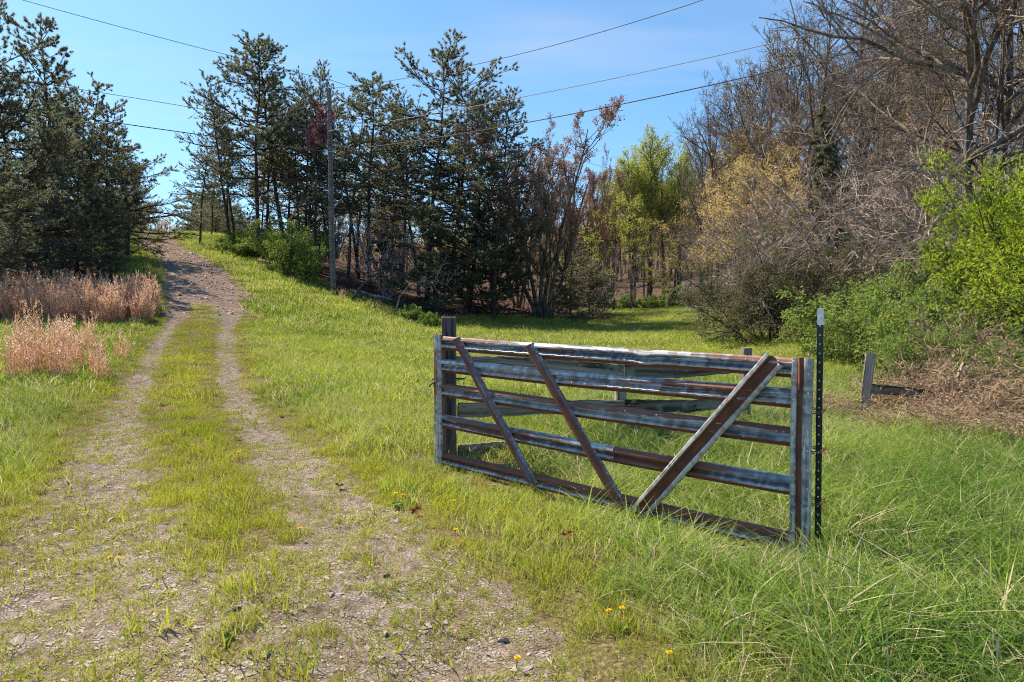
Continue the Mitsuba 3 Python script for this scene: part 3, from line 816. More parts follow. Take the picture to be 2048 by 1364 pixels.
make_broadleaf('p_big', 30, 15, [((-.03, 0, 1), 15, .16), ((.14, .05, 1), 11, .09, .3, .1)], big, 'mat_grey_bark', dict(on=[(4, 1, .5)], per=1, len=.045, wid=.03, mat='mat_bud', keep=.25))
# arching pale saplings and vines of the thicket
thk = [dict(n=9, wander=.10, up=-.03, tip=1.2, taper=.2), dict(n=6, wander=.15, up=-.05, tip=1, count=8, tmin=.2, angle=48, spread=16, lratio=.55, rratio=.010, rmin=.012, taper=.4),
       dict(n=4, wander=.17, up=-.03, count=6, tmin=.15, angle=44, lratio=.5, rratio=.010, rmin=.009, taper=.5), dict(n=3, wander=.18, up=-.03, count=2, tmin=.2, angle=40, lratio=.5, rratio=.008, rmin=.007)]
make_broadleaf('p_thicket', 31, 5, [((.55 * math.cos(a), .55 * math.sin(a), 1), 5 * q, .045, .2 * math.cos(a), .2 * math.sin(a)) for a, q in ((.3, 1), (1.2, .8), (2.2, 1.1), (3.0, .9), (3.9, 1.05), (4.8, .85), (5.6, .95))], thk, 'mat_pale_twig')


def thing_inst(name, grp, x, y, H, H0, rot, label, cat, gname=None, sxy=1.0, dz=0.0):
    key = numbered(name)
    s = H / H0
    inst(key, grp, x, y, H1(x, y) + dz, rot, (s * sxy, s * sxy, s))
    tag(key, label, cat, gname)
    return key


# bushy pines left of the track: (x, y, top z, variant, width, label)
LEFT_LABEL = 'one of the bushy dark pines crowded left of the track'
for x, y, top, v, w, lab in (
        (-19.6, 30, 13.2, 10, .85, 'tall pine with a bare pointed leader standing above the left group'), (-20.8, 27, 12.3, 12, .85, 'broad pine cut by the left edge of the photo, branches against the sky'),
        (-18.6, 26.5, 10.2, 1, 1.0, None), (-18.0, 30.5, 9.9, 10, .8, None), (-19.0, 34, 9.2, 2, 1.2, 'bushy pine at the right end of the left group, boughs reaching over the track'),
        (-15.6, 20.6, 5.6, 2, 1.15, 'low bushy pine with sunlit boughs at the left edge of the photo'), (-21.8, 35, 12.5, 11, .9, None), (-23.5, 30, 13.4, 12, .9, None), (-23.4, 41, 8.4, 2, 1.1, None),
        (-16.6, 24.6, 7.6, 1, 1.0, None), (-20.0, 32.5, 11.0, 11, .95, None), (-18.0, 28.4, 8.0, 2, 1.0, None), (-24, 36, 12.0, 1, 1, None), (-16.4, 27.6, 5.6, 2, .9, None)):
    thing_inst('pine_tree', f'p_open_{v - 10}' if v >= 10 else f'p_bushy_{v}', x, y, top - H1(x, y), 12 if v >= 10 else (10, 10, 8)[v], (x * 97 + y * 31) % 360, lab or LEFT_LABEL, 'pine tree', None if lab else 'bushy pines left of the track', w)
for x, y, top, v in ((-29.6, 54, 11.4, 2), (-34.0, 62, 12.6, 2), (-30.5, 72, 12.0, 0), (-27.6, 47, 9.8, 2), (-37.0, 68, 13.6, 0), (-34.0, 78, 12.5, 2), (-27.0, 66, 10.6, 2)):
    thing_inst('pine_tree', f'p_bushy_{v}', x, y, top - H1(x, y), (10, 10, 8)[v], (x * 53 + y * 31) % 360, 'small pine on the crest where the track goes over the hill', 'pine tree', 'small pines on the crest', 1.0)
# tall pines in the middle
MID = 'one of the tall bare-trunked pines in the stand behind the utility pole'
for x, y, top, v, w, lab in (
        (-15.4, 42, 17.1, 0, 1.0, 'tallest pine left of the utility pole, crown leaning left into open sky'), (-14.6, 44, 17.0, 1, 1.05, 'tall pine just right of the tallest leaning pine, slender bare trunk'),
        (-20.4, 45, 11.3, 3, 1.0, 'thin pine nearest the track on the left edge of the middle stand'), (-18.5, 46, 13.7, 1, .9, None), (-11.5, 40, 14.1, 2, .75, 'pine with its crown right behind the top of the utility pole'), (-14.8, 48, 14.3, 1, .9, None),
        (-9.1, 38, 11.9, 3, .9, None), (-8.7, 42, 14.9, 0, 1.0, 'pine with a broken flat crown, second to the right of the utility pole'), (-10.3, 46, 13.9, 1, 1, None), (-5.0, 40, 15.2, 2, 1.1, 'big dense pine with the highest point right of the pole'),
        (-3.9, 42, 15.4, 2, 1.1, 'wide pine with twin spires near the middle of the stand'), (-2.4, 38, 12.2, 2, 1.0, None), (-1.0, 36.5, 11.5, 2, .95, 'rightmost tall pine of the stand, boughs sloping down to the right'), (-7.4, 46, 15.0, 0, 1, None),
        (-8.8, 50, 11.6, 3, 1, None), (-21.8, 50, 11.0, 3, .9, None), (-12.2, 46, 12.9, 1, 1, None), (-16.9, 52, 14.8, 0, 1, None), (-6.0, 44, 13.0, 1, 1, None), (-11.8, 52, 13.0, 3, 1, None), (-17.6, 43, 14.6, 1, .9, None), (-16.4, 46, 15.4, 2, .8, None), (-13.0, 43.5, 14.6, 2, .8, None), (-13.9, 46, 15.2, 0, .9, None), (-19.8, 48, 13.0, 0, .9, None), (-18.6, 51, 13.4, 2, .8, None)):
    thing_inst('pine_tree', f'p_tall_{v}', x, y, top - H1(x, y), (15, 15, 15, 14)[v], {0: 180, 1: 20}.get(v, 0) + (x * 37 + y * 11) % 120, lab or MID, 'pine tree', None if lab else 'tall pines behind the utility pole', w)
LOW = 'one of the low dark evergreens under the tall pines'
for x, y, top, v, w, lab in (
        (-.9, 37.5, 7.0, 0, 1.1, None), (-2.5, 37, 6.4, 0, 1.1, None), (3.6, 42.5, 4.6, 0, 1.25, 'low spreading evergreen at the right end of the pine stand by the brush pile'), (-4.1, 36.5, 6.6, 1, 1.3, None),
        (-7.7, 40, 5.6, 1, 1.2, None), (-11.7, 42, 6.4, 0, 1.2, None), (-14.2, 44, 6.9, 1, 1.3, None), (-16.5, 46, 7.0, 0, 1.3, None), (-19.7, 50, 8.0, 1, 1.3, None),
        (-23.2, 54, 8.3, 0, 1.3, None), (-25.5, 60, 9.6, 1, 1.3, None), (-36.0, 80, 13.2, 0, 1.2, None), (-39.5, 87, 14.5, 1, 1.2, None), (-33.0, 76, 12.2, 1, 1.2, None), (-29.5, 68, 10.6, 0, 1.2, None), (5.2, 45.5, 3.8, 0, 1.3, None), (-12.6, 40.5, 4.6, 0, 1.3, None), (-15.5, 43, 6.0, 0, 1.3, None),
        (-18, 47, 7.3, 0, 1.3, None), (2.6, 43.5, 3.8, 1, 1.2, None), (-21.3, 53, 8.0, 0, 1.2, None), (-13.2, 47, 7.5, 0, 1.3, None)):
    thing_inst('evergreen_tree', f'p_low_{v}', x, y, top - H1(x, y), 6, (x * 71 + y * 29) % 360, lab or LOW, 'evergreen tree', None if lab else 'low evergreens under the tall pines', w)

thing_inst('redbud_tree', 'p_redbud', -11.6, 39.2, 11.9 - H1(-11.6, 39.2), 11, 30, 'tree with a crown of pink red blossom behind the utility pole', 'tree')
for x, y, top, r, w, lab in ((1.75, 39.5, 11.0, 0, 1.25, 'vase shaped tree with many stems and reddish brown buds right of the pines'), (5.3, 58, 11.6, 80, .9, 'budding tree behind the brush pile, between the reddish vase tree and the lime green trees'), (.4, 50, 12.1, 200, .9, 'reddish budding crown just behind the rightmost pine'), (7.4, 60, 11.9, 140, .6, 'narrow brown budding tree left of the lime green trees')):
    thing_inst('maple_tree', 'p_maple', x, y, top - H1(x, y), 10, r, lab, 'tree', None, w)
for x, y, top, v, w, lab in ((12.5, 62, 15.6, 0, 1.0, 'tallest lime green tree at the end of the meadow'), (10.7, 61, 13.6, 1, .9, 'lime green tree just left of the tallest one'), (14.2, 64, 15.2, 0, .9, 'lime green tree just right of the tallest one'),
                             (16.1, 68, 14.6, 1, 1.0, 'pale green tree farther right beside the bare reddish tree'), (9.3, 66, 13.0, 1, .9, 'leftmost of the lime green trees, loose crown'), (11.5, 64.5, 14.4, 0, .8, 'slim lime green tree behind and between the tallest one and its left neighbour'), (13.3, 67, 15.8, 1, .8, 'slim lime green tree behind and between the tallest one and its right neighbour'), (15.2, 61.5, 14.2, 0, .75, 'slim trunked green tree in front at the right of the lime green group'), (18.0, 69, 13.6, 0, .8, 'green tree half hidden behind the bare reddish tree')):
    thing_inst('tulip_tree', f'p_tulip_{v}', x, y, top - H1(x, y), (15, 14)[v], (x * 40) % 360, lab, 'tree', None, w)
thing_inst('young_tree', 'p_limelow', 7.9, 53, 8.9 - H1(7.9, 53), 8, 50, 'low lime leaved understory tree left of the dark trunks', 'tree')
thing_inst('young_tree', 'p_limelow', 9.9, 57, 8.2 - H1(9.9, 57), 8, 200, 'second lime leaved understory tree, right in front of the dark trunks', 'tree')
for x, y, top, w, lab in ((12.6, 35.5, 7.3, 1.0, 'yellow tan tree nearest the meadow, right of the lime green trees'), (14.4, 39.5, 8.6, 1.05, 'yellow tan tree behind the nearest one at the meadow edge'), (13.9, 45, 8.3, 1.0, 'spreading tree with yellow tan young leaves at the right edge of the meadow'), (15.6, 41, 9.0, 1.0, 'yellow tan leaved tree in front of the bare trees'), (17.5, 50, 11.8, 1, 'taller tan leaved tree behind the bare branches'),
                          (15.6, 55, 8.6, 1, 'tan leaved tree deep at the end of the meadow'), (21.5, 47, 12.4, 1, 'tan leaved tree high among the bare branches at right'), (25.5, 42, 14.0, 1, 'tan leaved crown in the upper right among the bare trees')):
    thing_inst('tan_leaved_tree', 'p_tan', x, y, top - H1(x, y), 9, (x * 61) % 360, lab, 'tree', None, w)
BARE = 'one of the bare grey trees in the wood at right'
for x, y, top, v, w, lab in (
        (15.8, 50, 16.6, 2, .8, 'bare tree with red brown buds at its top, leftmost of the right wood'), (16.9, 40, 17.6, 0, 1.0, 'tall bare tree with curved limbs against the sky, left edge of the right wood'), (20.2, 42, 20.7, 1, 1, None), (20.8, 38, 19.6, 0, 1, None),
        (26.7, 44, 21.6, 1, 1, None), (18.6, 26, 15.4, 2, 1, None), (21, 55, 20, 1, 1, None), (28.8, 55, 22, 0, 1, None), (35.6, 55, 26, 2, 1, None), (21.7, 60, 18, 2, 1, None), (26.2, 58, 22, 0, 1, None), (35.1, 60, 26, 1, 1, None),
        (24, 33, 18, 1, 1, None), (29, 38, 20, 0, 1, None), (22.6, 29, 16, 0, 1, None), (31, 47, 22, 2, 1, None), (24, 49, 20, 2, 1, None), (18.5, 45, 16, 1, .9, None), (17.0, 33, 12.5, 1, .9, None), (14.8, 37, 10, 2, .9, None), (16, 26.5, 10.5, 1, .9, None), (13.9, 50, 13.2, 1, .75, None), (14.7, 48, 15.2, 0, .75, None), (16.1, 46, 15.6, 1, .8, None), (17.3, 44, 18.0, 2, .9, None), (18.2, 52, 17.5, 0, .8, None), (15.6, 57, 13.5, 2, .8, None)):
    thing_inst('bare_tree', f'p_bare_{v}', x, y, top - H1(x, y), (16, 16, 15)[v], (x * 83 + y * 7) % 360, lab or BARE, 'tree', None if lab else 'bare trees of the right wood', w)
r2 = np.random.default_rng(9)
for i in range(64):                                         # the wood goes on up the slope behind
    x, y = r2.uniform(2, 50), r2.uniform(67, 105)
    thing_inst('bare_tree', f'p_bare_{i % 3}', x, y, r2.uniform(10, 14), 16, r2.uniform(0, 360), 'distant bare tree on the wooded slope behind the meadow', 'tree', 'distant trees on the wooded slope', .9)
for i in range(16):
    x, y = r2.uniform(-26, 4), r2.uniform(58, 80)
    thing_inst('distant_tree', ('p_bare_2', 'p_tan', 'p_maple')[i % 3], x, y, r2.uniform(5.0, 7.5), (15, 9, 10)[i % 3], r2.uniform(0, 360), 'distant tan and brown budding tree seen between the pine trunks', 'tree', 'distant budding trees behind the pines', 1.0)
fw = [dict(n=4, wander=.05, up=.05, taper=.2), dict(n=3, wander=.12, up=.06, count=14, tmin=.3, angle=48, lratio=.36, rratio=.02, rmin=.03, taper=.3), dict(n=2, wander=.15, up=.05, count=6, tmin=.2, angle=42, lratio=.5, rratio=.015, rmin=.02)]
make_broadleaf('p_far_0', 35, 12, [((0, 0, 1), 12, .16)], fw, 'mat_grey_bark', dict(on=[(2, 5, .2)], per=1, len=.35, wid=.22, mat='mat_tan_leaf', scatter=.3), sides=(5, 3, 3))
make_broadleaf('p_far_1', 36, 11, [((0, 0, 1), 11, .16)], fw, 'mat_dark_bark', dict(on=[(2, 4, .2)], per=1, len=.30, wid=.20, mat='mat_bud', scatter=.3), sides=(5, 3, 3))
x, y = r2.uniform(-150, 190, 900), r2.uniform(95, 260, 900)
q = (np.abs(x - 10) < y * .95) & ((x > -20) | (y > 130))
x, y = x[q], y[q]
for i in range(2):
    k = np.arange(len(x)) % 2 == i
    stuff('distant_wood', f'p_far_{i}', x[k], y[k], base_h(x[k], y[k]), r2.uniform(0, 360, k.sum()), r2.uniform(.65, 1.0, k.sum()))
tag('distant_wood', 'far budding brown wood on the low hills behind the trees', 'wood', None, 'stuff')
thing_inst('big_tree', 'p_big', 12.3, 18.5, 14.5, 15, 0, 'large near tree at right with long low branches sweeping left', 'tree')
thing_inst('big_tree', 'p_big', 14.8, 20.5, 14.0, 15, 130, 'bare tree behind the large near tree at the right edge', 'tree', None, .9)
thing_inst('cedar_tree', 'p_cedar', 12.0, 26.0, 8.4, 9, 0, 'dark green cedar half hidden among the bare branches at right', 'cedar tree', None, 1.1)
THK = 'arching pale leafless saplings tangled at the edge of the right wood'
for i, (x, y, h) in enumerate(((11.8, 27, 5.2), (13.2, 24, 5.5), (11.2, 20.5, 4.6), (13.5, 19, 5.0), (15.2, 22.5, 6.0), (14.4, 29.5, 6.0), (12.2, 16.5, 4.4), (16.8, 28, 6.4), (17.5, 23, 6.5), (12.0, 32, 5.0), (10.6, 23.6, 3.8), (19.2, 31, 7.0), (15.8, 18.8, 5.6))):
    thing_inst('sapling_thicket', 'p_thicket', x, y, h, 4.2, i * 77, THK, 'sapling', 'pale arching saplings of the right wood', 1.0)


for i, (x, y, h) in enumerate(((-7.0, 38.5, 4.4), (-4.2, 39, 4.6), (-1.4, 40, 4.6), (3.4, 43.5, 4.0), (6.3, 48, 4.4))):
    thing_inst('understory_sapling', 'p_thicket', x, y, h, 4.2, i * 53, 'grey leafless saplings standing between the pine trunks', 'sapling', 'grey saplings under the pines', .8)


# ------------------------------------------------------------------ shrubs
def make_shrub(key, seed, H, R, stems, twigs, leaf, bark_key='mat_dark_bark', up=.06, lean=(0, 0)):
    rng = np.random.default_rng(seed)
    wood, fol = Soup(), Soup()
    a = rng.random(stems) * 2 * PI
    o = rng.uniform(.1, 1.0, stems)
    P0 = np.stack([R * .45 * o * np.cos(a), R * .45 * o * np.sin(a), np.full(stems, -.05)], -1)
    D0 = np.stack([o * R / H * np.cos(a) + lean[0], o * R / H * np.sin(a) + lean[1], np.ones(stems)], -1)
    lv = skeleton(rng, P0, D0, H * rng.uniform(.65, 1.1, stems) * (1.12 - .25 * o), np.full(stems, .006 + .010 * H), [
        dict(n=7, wander=.10, up=up * .3, taper=.25), dict(n=5, wander=.15, up=up, count=twigs[0], tmin=.12, angle=50, spread=14, lratio=.42, rratio=.012, rmin=.005, taper=.4),
        dict(n=3, wander=.16, up=up, count=twigs[1], tmin=.15, angle=45, lratio=.5, rratio=.010, rmin=.0032, taper=.5)])
    for l, s in zip(lv, (6, 4, 3)):
        tubes(wood, *l, s, rng)
    Q1, D1 = sample(lv[2], rng, leaf['n'], .15, 1)
    Q2, D2 = sample(lv[1], rng, leaf['n'] * 2, .4, 1)
    leaves(fol, rng, np.vstack([Q1, Q2]), np.vstack([D1, D2]), 1, leaf['len'], leaf['wid'], leaf.get('scatter', .03), leaf.get('droop', .1), out=leaf.get('out', .8))
    group(key, stems=wood.ply(bark_key), foliage=fol.ply(leaf['mat']))


make_shrub('s_lime', 41, 3.6, 2.0, 16, (13, 9), dict(n=16, len=.095, wid=.034, mat='mat_lime', scatter=.06), 'mat_dark_bark', .05)
make_shrub('s_bramble_0', 42, 1.6, 2.0, 40, (9, 6), dict(n=8, len=.062, wid=.046, mat='mat_bramble', scatter=.05), 'mat_pale_twig', -.02)
make_shrub('s_bramble_1', 43, 1.3, 1.7, 36, (9, 6), dict(n=8, len=.055, wid=.04, mat='mat_bramble', scatter=.05), 'mat_pale_twig', -.03)
make_shrub('s_dark', 44, 3.0, 2.6, 12, (12, 10), dict(n=13, len=.07, wid=.04, mat='mat_olive', scatter=.07), 'mat_dark_bark', .03, (-.2, 0))
make_shrub('s_olive', 45, 2.6, 1.8, 14, (11, 9), dict(n=8, len=.07, wid=.045, mat='mat_olive', scatter=.05), 'mat_dark_bark', .05)
make_shrub('s_small', 46, 1.2, 1.3, 20, (8, 6), dict(n=6, len=.09, wid=.06, mat='mat_bramble', scatter=.05), 'mat_dark_bark', .04)
make_shrub('s_green', 47, 3.0, 1.7, 10, (12, 9), dict(n=8, len=.10, wid=.06, mat='mat_bramble', scatter=.06), 'mat_dark_bark', .05)

for name, grp, x, y, H, H0, rot, lab, cat, w in (
        ('leafy_bush', 's_lime', 9.95, 11.6, 3.7, 3.6, 0, 'bright lime green leafy bush at the right edge of the photo', 'bush', 1.0), ('leafy_bush', 's_lime', 11.2, 13.0, 4.6, 3.6, 120, 'taller lime green bush rising behind the one at the right edge', 'bush', 1.0),
        ('bramble_thicket', 's_bramble_0', 8.5, 14.6, 1.75, 1.6, 0, 'dense green bramble mound right behind the white topped post', 'bramble', 1.0), ('bramble_thicket', 's_bramble_0', 8.6, 12.4, 1.8, 1.6, 90, 'bramble mound under the lime green bush', 'bramble', 1.0),
        ('bramble_thicket', 's_bramble_1', 8.3, 17.4, 1.2, 1.3, 40, 'low bramble patch spreading left into the meadow', 'bramble', .9), ('bramble_thicket', 's_bramble_0', 9.4, 15.8, 2.1, 1.6, 200, 'taller bramble at the back of the thicket', 'bramble', 1.1),
        ('bramble_thicket', 's_bramble_1', 7.1, 9.0, 1.0, 1.3, 10, 'leafy vines sprawling at the right edge above the long grass', 'bramble', .85), ('bramble_thicket', 's_bramble_1', 6.9, 10.6, 1.1, 1.3, 140, 'bramble around the second leaning fence post', 'bramble', .9),
        ('bramble_thicket', 's_bramble_1', 6.4, 7.3, .6, 1.3, 250, 'small vine tangle lowest at the right edge', 'bramble', .7),
        ('dark_shrub', 's_dark', 8.3, 21.8, 3.3, 3.0, 0, 'sprawling dark stemmed shrub with tiny leaves at the meadow edge', 'shrub', 1.0), ('dark_shrub', 's_dark', 9.7, 24.2, 3.4, 3.0, 150, 'second dark stemmed shrub, behind the sprawling one', 'shrub', 1.0),
        ('olive_shrub', 's_olive', 10.2, 20.6, 2.7, 2.6, 0, 'grey green shrub just behind the white topped post', 'shrub', 1.0), ('olive_shrub', 's_olive', 12.2, 22.2, 3.2, 2.6, 100, 'grey green shrub under the arching pale saplings', 'shrub', 1.0),
        ('olive_shrub', 's_olive', 12.6, 30.5, 2.6, 2.6, 200, 'farthest grey green shrub along the right edge of the meadow', 'shrub', 1.1), ('olive_shrub', 's_olive', 13.0, 36.5, 2.4, 2.6, 290, 'grey green shrub where the meadow narrows', 'shrub', 1.1),
        ('green_shrub', 's_green', 11.0, 16.2, 2.9, 3.0, 0, 'upright fresh green shrub left of the lime bush', 'shrub', .9),
        ('round_shrub', 's_small', 12.3, 61.5, 1.25, 1.2, 0, 'bright green round shrub at the far end of the meadow', 'shrub', 1.2), ('round_shrub', 's_small', 10.2, 62, 1.3, 1.2, 60, 'small green shrub left of the bright round one', 'shrub', 1.2),
        ('round_shrub', 's_small', 15.0, 59, 1.9, 1.2, 130, 'larger pale shrub at the right of the meadow end', 'shrub', 1.1), ('round_shrub', 's_small', 8.3, 60, 1.2, 1.2, 210, 'shrub at the left corner of the meadow end', 'shrub', 1.2),
        ('green_shrub', 's_green', -11.0, 35.6, 2.6, 3.0, 40, 'dark green shrub left of the utility pole base', 'shrub', 1.0), ('green_shrub', 's_green', -12.7, 37.6, 2.4, 3.0, 140, 'shrub beside the yellow guy wire marker', 'shrub', 1.0),
        ('round_shrub', 's_small', -15.8, 40.5, 1.2, 1.2, 20, 'light green shrub on the bank, lower of the pair above the track', 'shrub', 1.0), ('round_shrub', 's_small', -17.5, 43, 1.3, 1.2, 70, 'light green shrub on the bank, upper of the pair above the track', 'shrub', 1.0),
        ('round_shrub', 's_small', -4.6, 30.5, .8, 1.2, 20, 'low weedy plant on the bank, left of the two behind the tall gate post', 'shrub', .8), ('round_shrub', 's_small', -3.3, 28.6, .75, 1.2, 170, 'low weedy plant on the bank just behind the tall gate post', 'shrub', .8)):
    thing_inst(name, grp, x, y, H, H0, rot, lab, cat, None, w)


# tan vines around the old post, brown undergrowth
def make_tangle(key, seed, R, H, n):
    rng = np.random.default_rng(seed)
    s, l = Soup(), Soup()
    a = rng.random(n) * 2 * PI
    r = R * np.sqrt(rng.random(n))
    P0 = np.stack([r * np.cos(a), r * np.sin(a), rng.uniform(0, H * .7, n)], -1)
    D0 = rng.normal(size=(n, 3)) * [1, 1, .8] + [0, 0, .6]
    lv = skeleton(rng, P0, D0, rng.uniform(.3, .9, n) * H, np.full(n, .0045), [dict(n=7, wander=.35, up=-.10, taper=.5)])
    tubes(s, *lv[0], 3, rng)
    Q, D = sample(lv[0], rng, 3, 0, 1)
    leaves(l, rng, Q, D, 1, .06, .022, .02, .2)
    group(key, stems=s.ply('mat_vine'), leaves=l.ply('mat_vine'))


make_tangle('s_tangle', 51, .55, .8, 420)
for x, y, h, w, lab in ((4.40, 9.35, .36, .55, 'mound of dry tan vines at the foot of the old leaning post'), (5.5, 9.75, .55, .9, 'dry tan vines right of the old leaning post'), (6.0, 9.4, .95, 1.1, 'dry brown tangle below the second leaning post'),
                        (5.9, 8.1, .85, 1.1, 'brown dead stems lowest at the right, above the long grass'), (9.3, 21.2, .8, 1.5, 'red brown dead undergrowth behind the top of the white tipped post'), (6.9, 8.6, 1.1, 1.1, 'brown tangle climbing over the leafy vines at the right edge'), (6.9, 10.3, 1.25, 1.2, 'tall dry brown stems behind the broken post stub'), (7.9, 11.6, 1.4, 1.3, 'bare brown stems under the lime green bush'), (5.0, 7.35, .55, .9, 'dry brown brambles nearest the camera at the right, above the long grass'), (4.55, 8.1, .40, .8, 'thin dry stems between the steel post and the brown brambles'), (5.5, 6.6, .60, .9, 'brown dead brambles cut by the right edge of the photo'), (5.3, 8.4, .45, .8, 'thin dry stems in the long grass before the old fence')):
    key = numbered('dry_vines')
    inst(key, 's_tangle', x, y, H1(x, y), (x * 100) % 360, (w, w, h / .8))
    tag(key, lab, 'dry vines')


# ------------------------------------------------------------------ broomsedge
def make_broom(key, seed, n, R, H):
    rng = np.random.default_rng(seed)
    st, fl = Soup(), Soup()
    a, r = rng.random(n) * 2 * PI, R * np.sqrt(rng.random(n))
    P0 = np.stack([r * np.cos(a), r * np.sin(a), np.full(n, -.02)], -1)
    D0 = rng.normal(size=(n, 3)) * .13 + [0, 0, 1]
    lv = skeleton(rng, P0, D0, H * rng.uniform(.4, 1.15, n), np.full(n, .003), [dict(n=5, wander=.06, up=.0, taper=.5)])
    tubes(st, *lv[0], 3, rng)
    Q, D = sample(lv[0], rng, 11, .03, .95)
    leaves(st, rng, Q, D, 1, .15, .006, .012, -.3, out=1.8)
    Q, D = sample(lv[0], rng, 4, .72, 1.0)
    leaves(fl, rng, Q, D, 1, .045, .022, .010, .1, out=1.2)
    group(key, stalks=st.ply('mat_broomsedge'), seed_heads=fl.ply('mat_fluff'))


make_broom('s_broom_0', 61, 24, .24, .95)
make_broom('s_broom_1', 62, 20, .27, .85)
for i, (x, y, s) in enumerate(((-8.37, 11.5, .9), (-8.75, 11.1, .7), (-7.6, 12.4, .75), (-7.2, 11.9, .6), (-9.7, 13.5, .8), (-10.2, 15.6, .85), (-8.3, 14.4, .65), (-9.9, 12.2, .85), (-11.2, 15.8, 1.0), (-8.5, 11.95, 1.05), (-8.1, 12.0, 1.0), (-8.33, 12.5, 1.05), (-8.9, 12.3, .95), (-7.75, 11.7, .8), (-8.0, 12.9, .9), (-9.5, 14.4, .95), (-9.1, 14.0, .9), (-9.9, 14.9, .9), (-9.5, 15.2, .85), (-8.7, 13.4, .9), (-9.0, 12.9, 1.0), (-9.3, 11.7, .9))):
    key = numbered('dry_grass_clump')
    inst(key, f's_broom_{i % 2}', x, y, H1(x, y), i * 67, s)
    tag(key, 'tan dry grass clump with fluffy heads in the front patch left of the track', 'dry grass', 'dry grass clumps of the front patch')
n = 420
x = rng.uniform(-21, -9.5, n)
yc = np.interp(x, [-21, -16, -13, -11, -9.8], [19.2, 19.4, 20.0, 21.0, 22.4])
y = yc + rng.uniform(-1.2, 2.2, n)
keep = x < np.interp(y, RUT_L[::1, 1], RUT_L[:, 0]) - .7
x, y = x[keep], y[keep]
z = height(x, y)
for i in range(2):
    q = np.arange(len(x)) % 2 == i
    stuff('dry_grass', f's_broom_{i}', x[q], y[q], z[q], rng.uniform(0, 360, q.sum()), rng.uniform(.85, 1.25, q.sum()))
tag('dry_grass', 'band of tall tan dry grass in front of the left pines', 'dry grass', None, 'stuff')
tuft_dry = numbered('dry_grass_clump')
inst(tuft_dry, 's_broom_1', -8.1, 32.6, H1(-8.1, 32.6), 0, (.7, .7, .8))
tag(tuft_dry, 'single small dry grass tuft at the foot of the utility pole', 'dry grass')

# ------------------------------------------------------------------ fallen wood
r3 = np.random.default_rng(15)


def log(name, pts, r0, r1, mat, lab, cat, twigs=0):
    pts = np.array(pts, float)
    t = np.linspace(0, 1, 12)
    ti = np.linspace(0, 1, len(pts))
    from scipy.interpolate import CubicSpline
    P = CubicSpline(ti, pts)(t) + r3.normal(size=(12, 3)) * .02
    s = Soup()
    tubes(s, P, np.linspace(r0, r1, 12), 7, r3)
    key = numbered(name)
    if twigs:
        q, d = sample((P[None], None), r3, twigs, .35, 1)
        D = nrm(d * .5 + r3.normal(size=d.shape) * .6 + [0, 0, .2])
        dl = skeleton(r3, q, D, r3.uniform(.5, 1.6, twigs), np.full(twigs, .018), [dict(n=5, wander=.15, up=0, taper=.3), dict(n=3, wander=.15, up=0, count=4, tmin=.2, angle=45, lratio=.5, rratio=.012, rmin=.007)])
        b = Soup()
        tubes(b, *dl[0], 4, r3)
        tubes(b, *dl[1], 3, r3)
        scene[key + '__trunk'] = s.ply(mat)
        scene[key + '__branches'] = b.ply(mat)
    else:
        scene[key] = s.ply(mat)
    tag(key, lab, cat)


log('arched_trunk', [(-7.93, 33.5, H1(-7.93, 33.5) - .1), (-7.2, 33.7, 2.15), (-6.3, 34.0, 2.7), (-5.2, 34.3, 2.4), (-4.2, 34.6, 1.7), (-3.6, 34.8, 1.0)], .07, .025, 'mat_dark_bark', 'dark dead trunk bent over in an arch right of the utility pole', 'fallen tree', 26)
log('arched_trunk', [(-5.7, 33.6, H1(-5.7, 33.6) - .1), (-5.4, 33.7, 1.6), (-4.8, 34.0, 2.1), (-3.9, 34.2, 2.2), (-3.0, 34.4, 1.8)], .045, .015, 'mat_pale_twig', 'smaller paler bent stem right of the dark arch', 'fallen tree', 16)
for p, a, lab in (((-2.6, 41.2), (2.0, 40.4), 'long fallen trunk at the left of the brush pile'), ((-.6, 40.2), (4.6, 41.6), 'fallen trunk across the brush pile under the vase shaped tree'), ((1.0, 39.6), (5.4, 40.6), 'fallen trunk nearest the meadow at the right end of the brush pile')):
    log('fallen_log', [(*p, H1(*p) + .1), ((p[0] + a[0]) / 2, (p[1] + a[1]) / 2, H1((p[0] + a[0]) / 2, (p[1] + a[1]) / 2) + .35), (*a, H1(*a) + .15)], .10, .05, 'mat_grey_bark', lab, 'fallen log', 22)
for p, a, lab in (((-14.6, 39.4), (-12.6, 37.6), 'pale fallen log on the bank left of the pole'), ((-8.6, 36.4), (-5.2, 36.2), 'fallen log behind the foot of the utility pole')):
    log('fallen_log', [(*p, H1(*p) + .15), ((p[0] + a[0]) / 2, (p[1] + a[1]) / 2, H1((p[0] + a[0]) / 2, (p[1] + a[1]) / 2) + .22), (*a, H1(*a) + .15)], .09, .06, 'mat_pale_twig', lab, 'fallen log', 10)
br = Soup()
m = 260
X, Y = r3.uniform(-3.2, 5.8, m), r3.normal(40.4, .8, m)
lv = skeleton(r3, np.stack([X, Y, height(X, Y) + r3.uniform(0, .5, m)], -1), r3.normal(size=(m, 3)) * [1, 1, .35], r3.uniform(.7, 2.2, m), np.full(m, .02), [dict(n=5, wander=.15, up=-.02, taper=.3), dict(n=3, wander=.15, up=0, count=4, tmin=.1, angle=45, lratio=.5, rratio=.012, rmin=.008)])
tubes(br, *lv[0], 4, r3)
tubes(br, *lv[1], 3, r3)
scene['brush_pile'] = br.ply('mat_dark_bark')
tag('brush_pile', 'low pile of dead brushwood along the foot of the pines', 'brushwood', None, 'stuff')

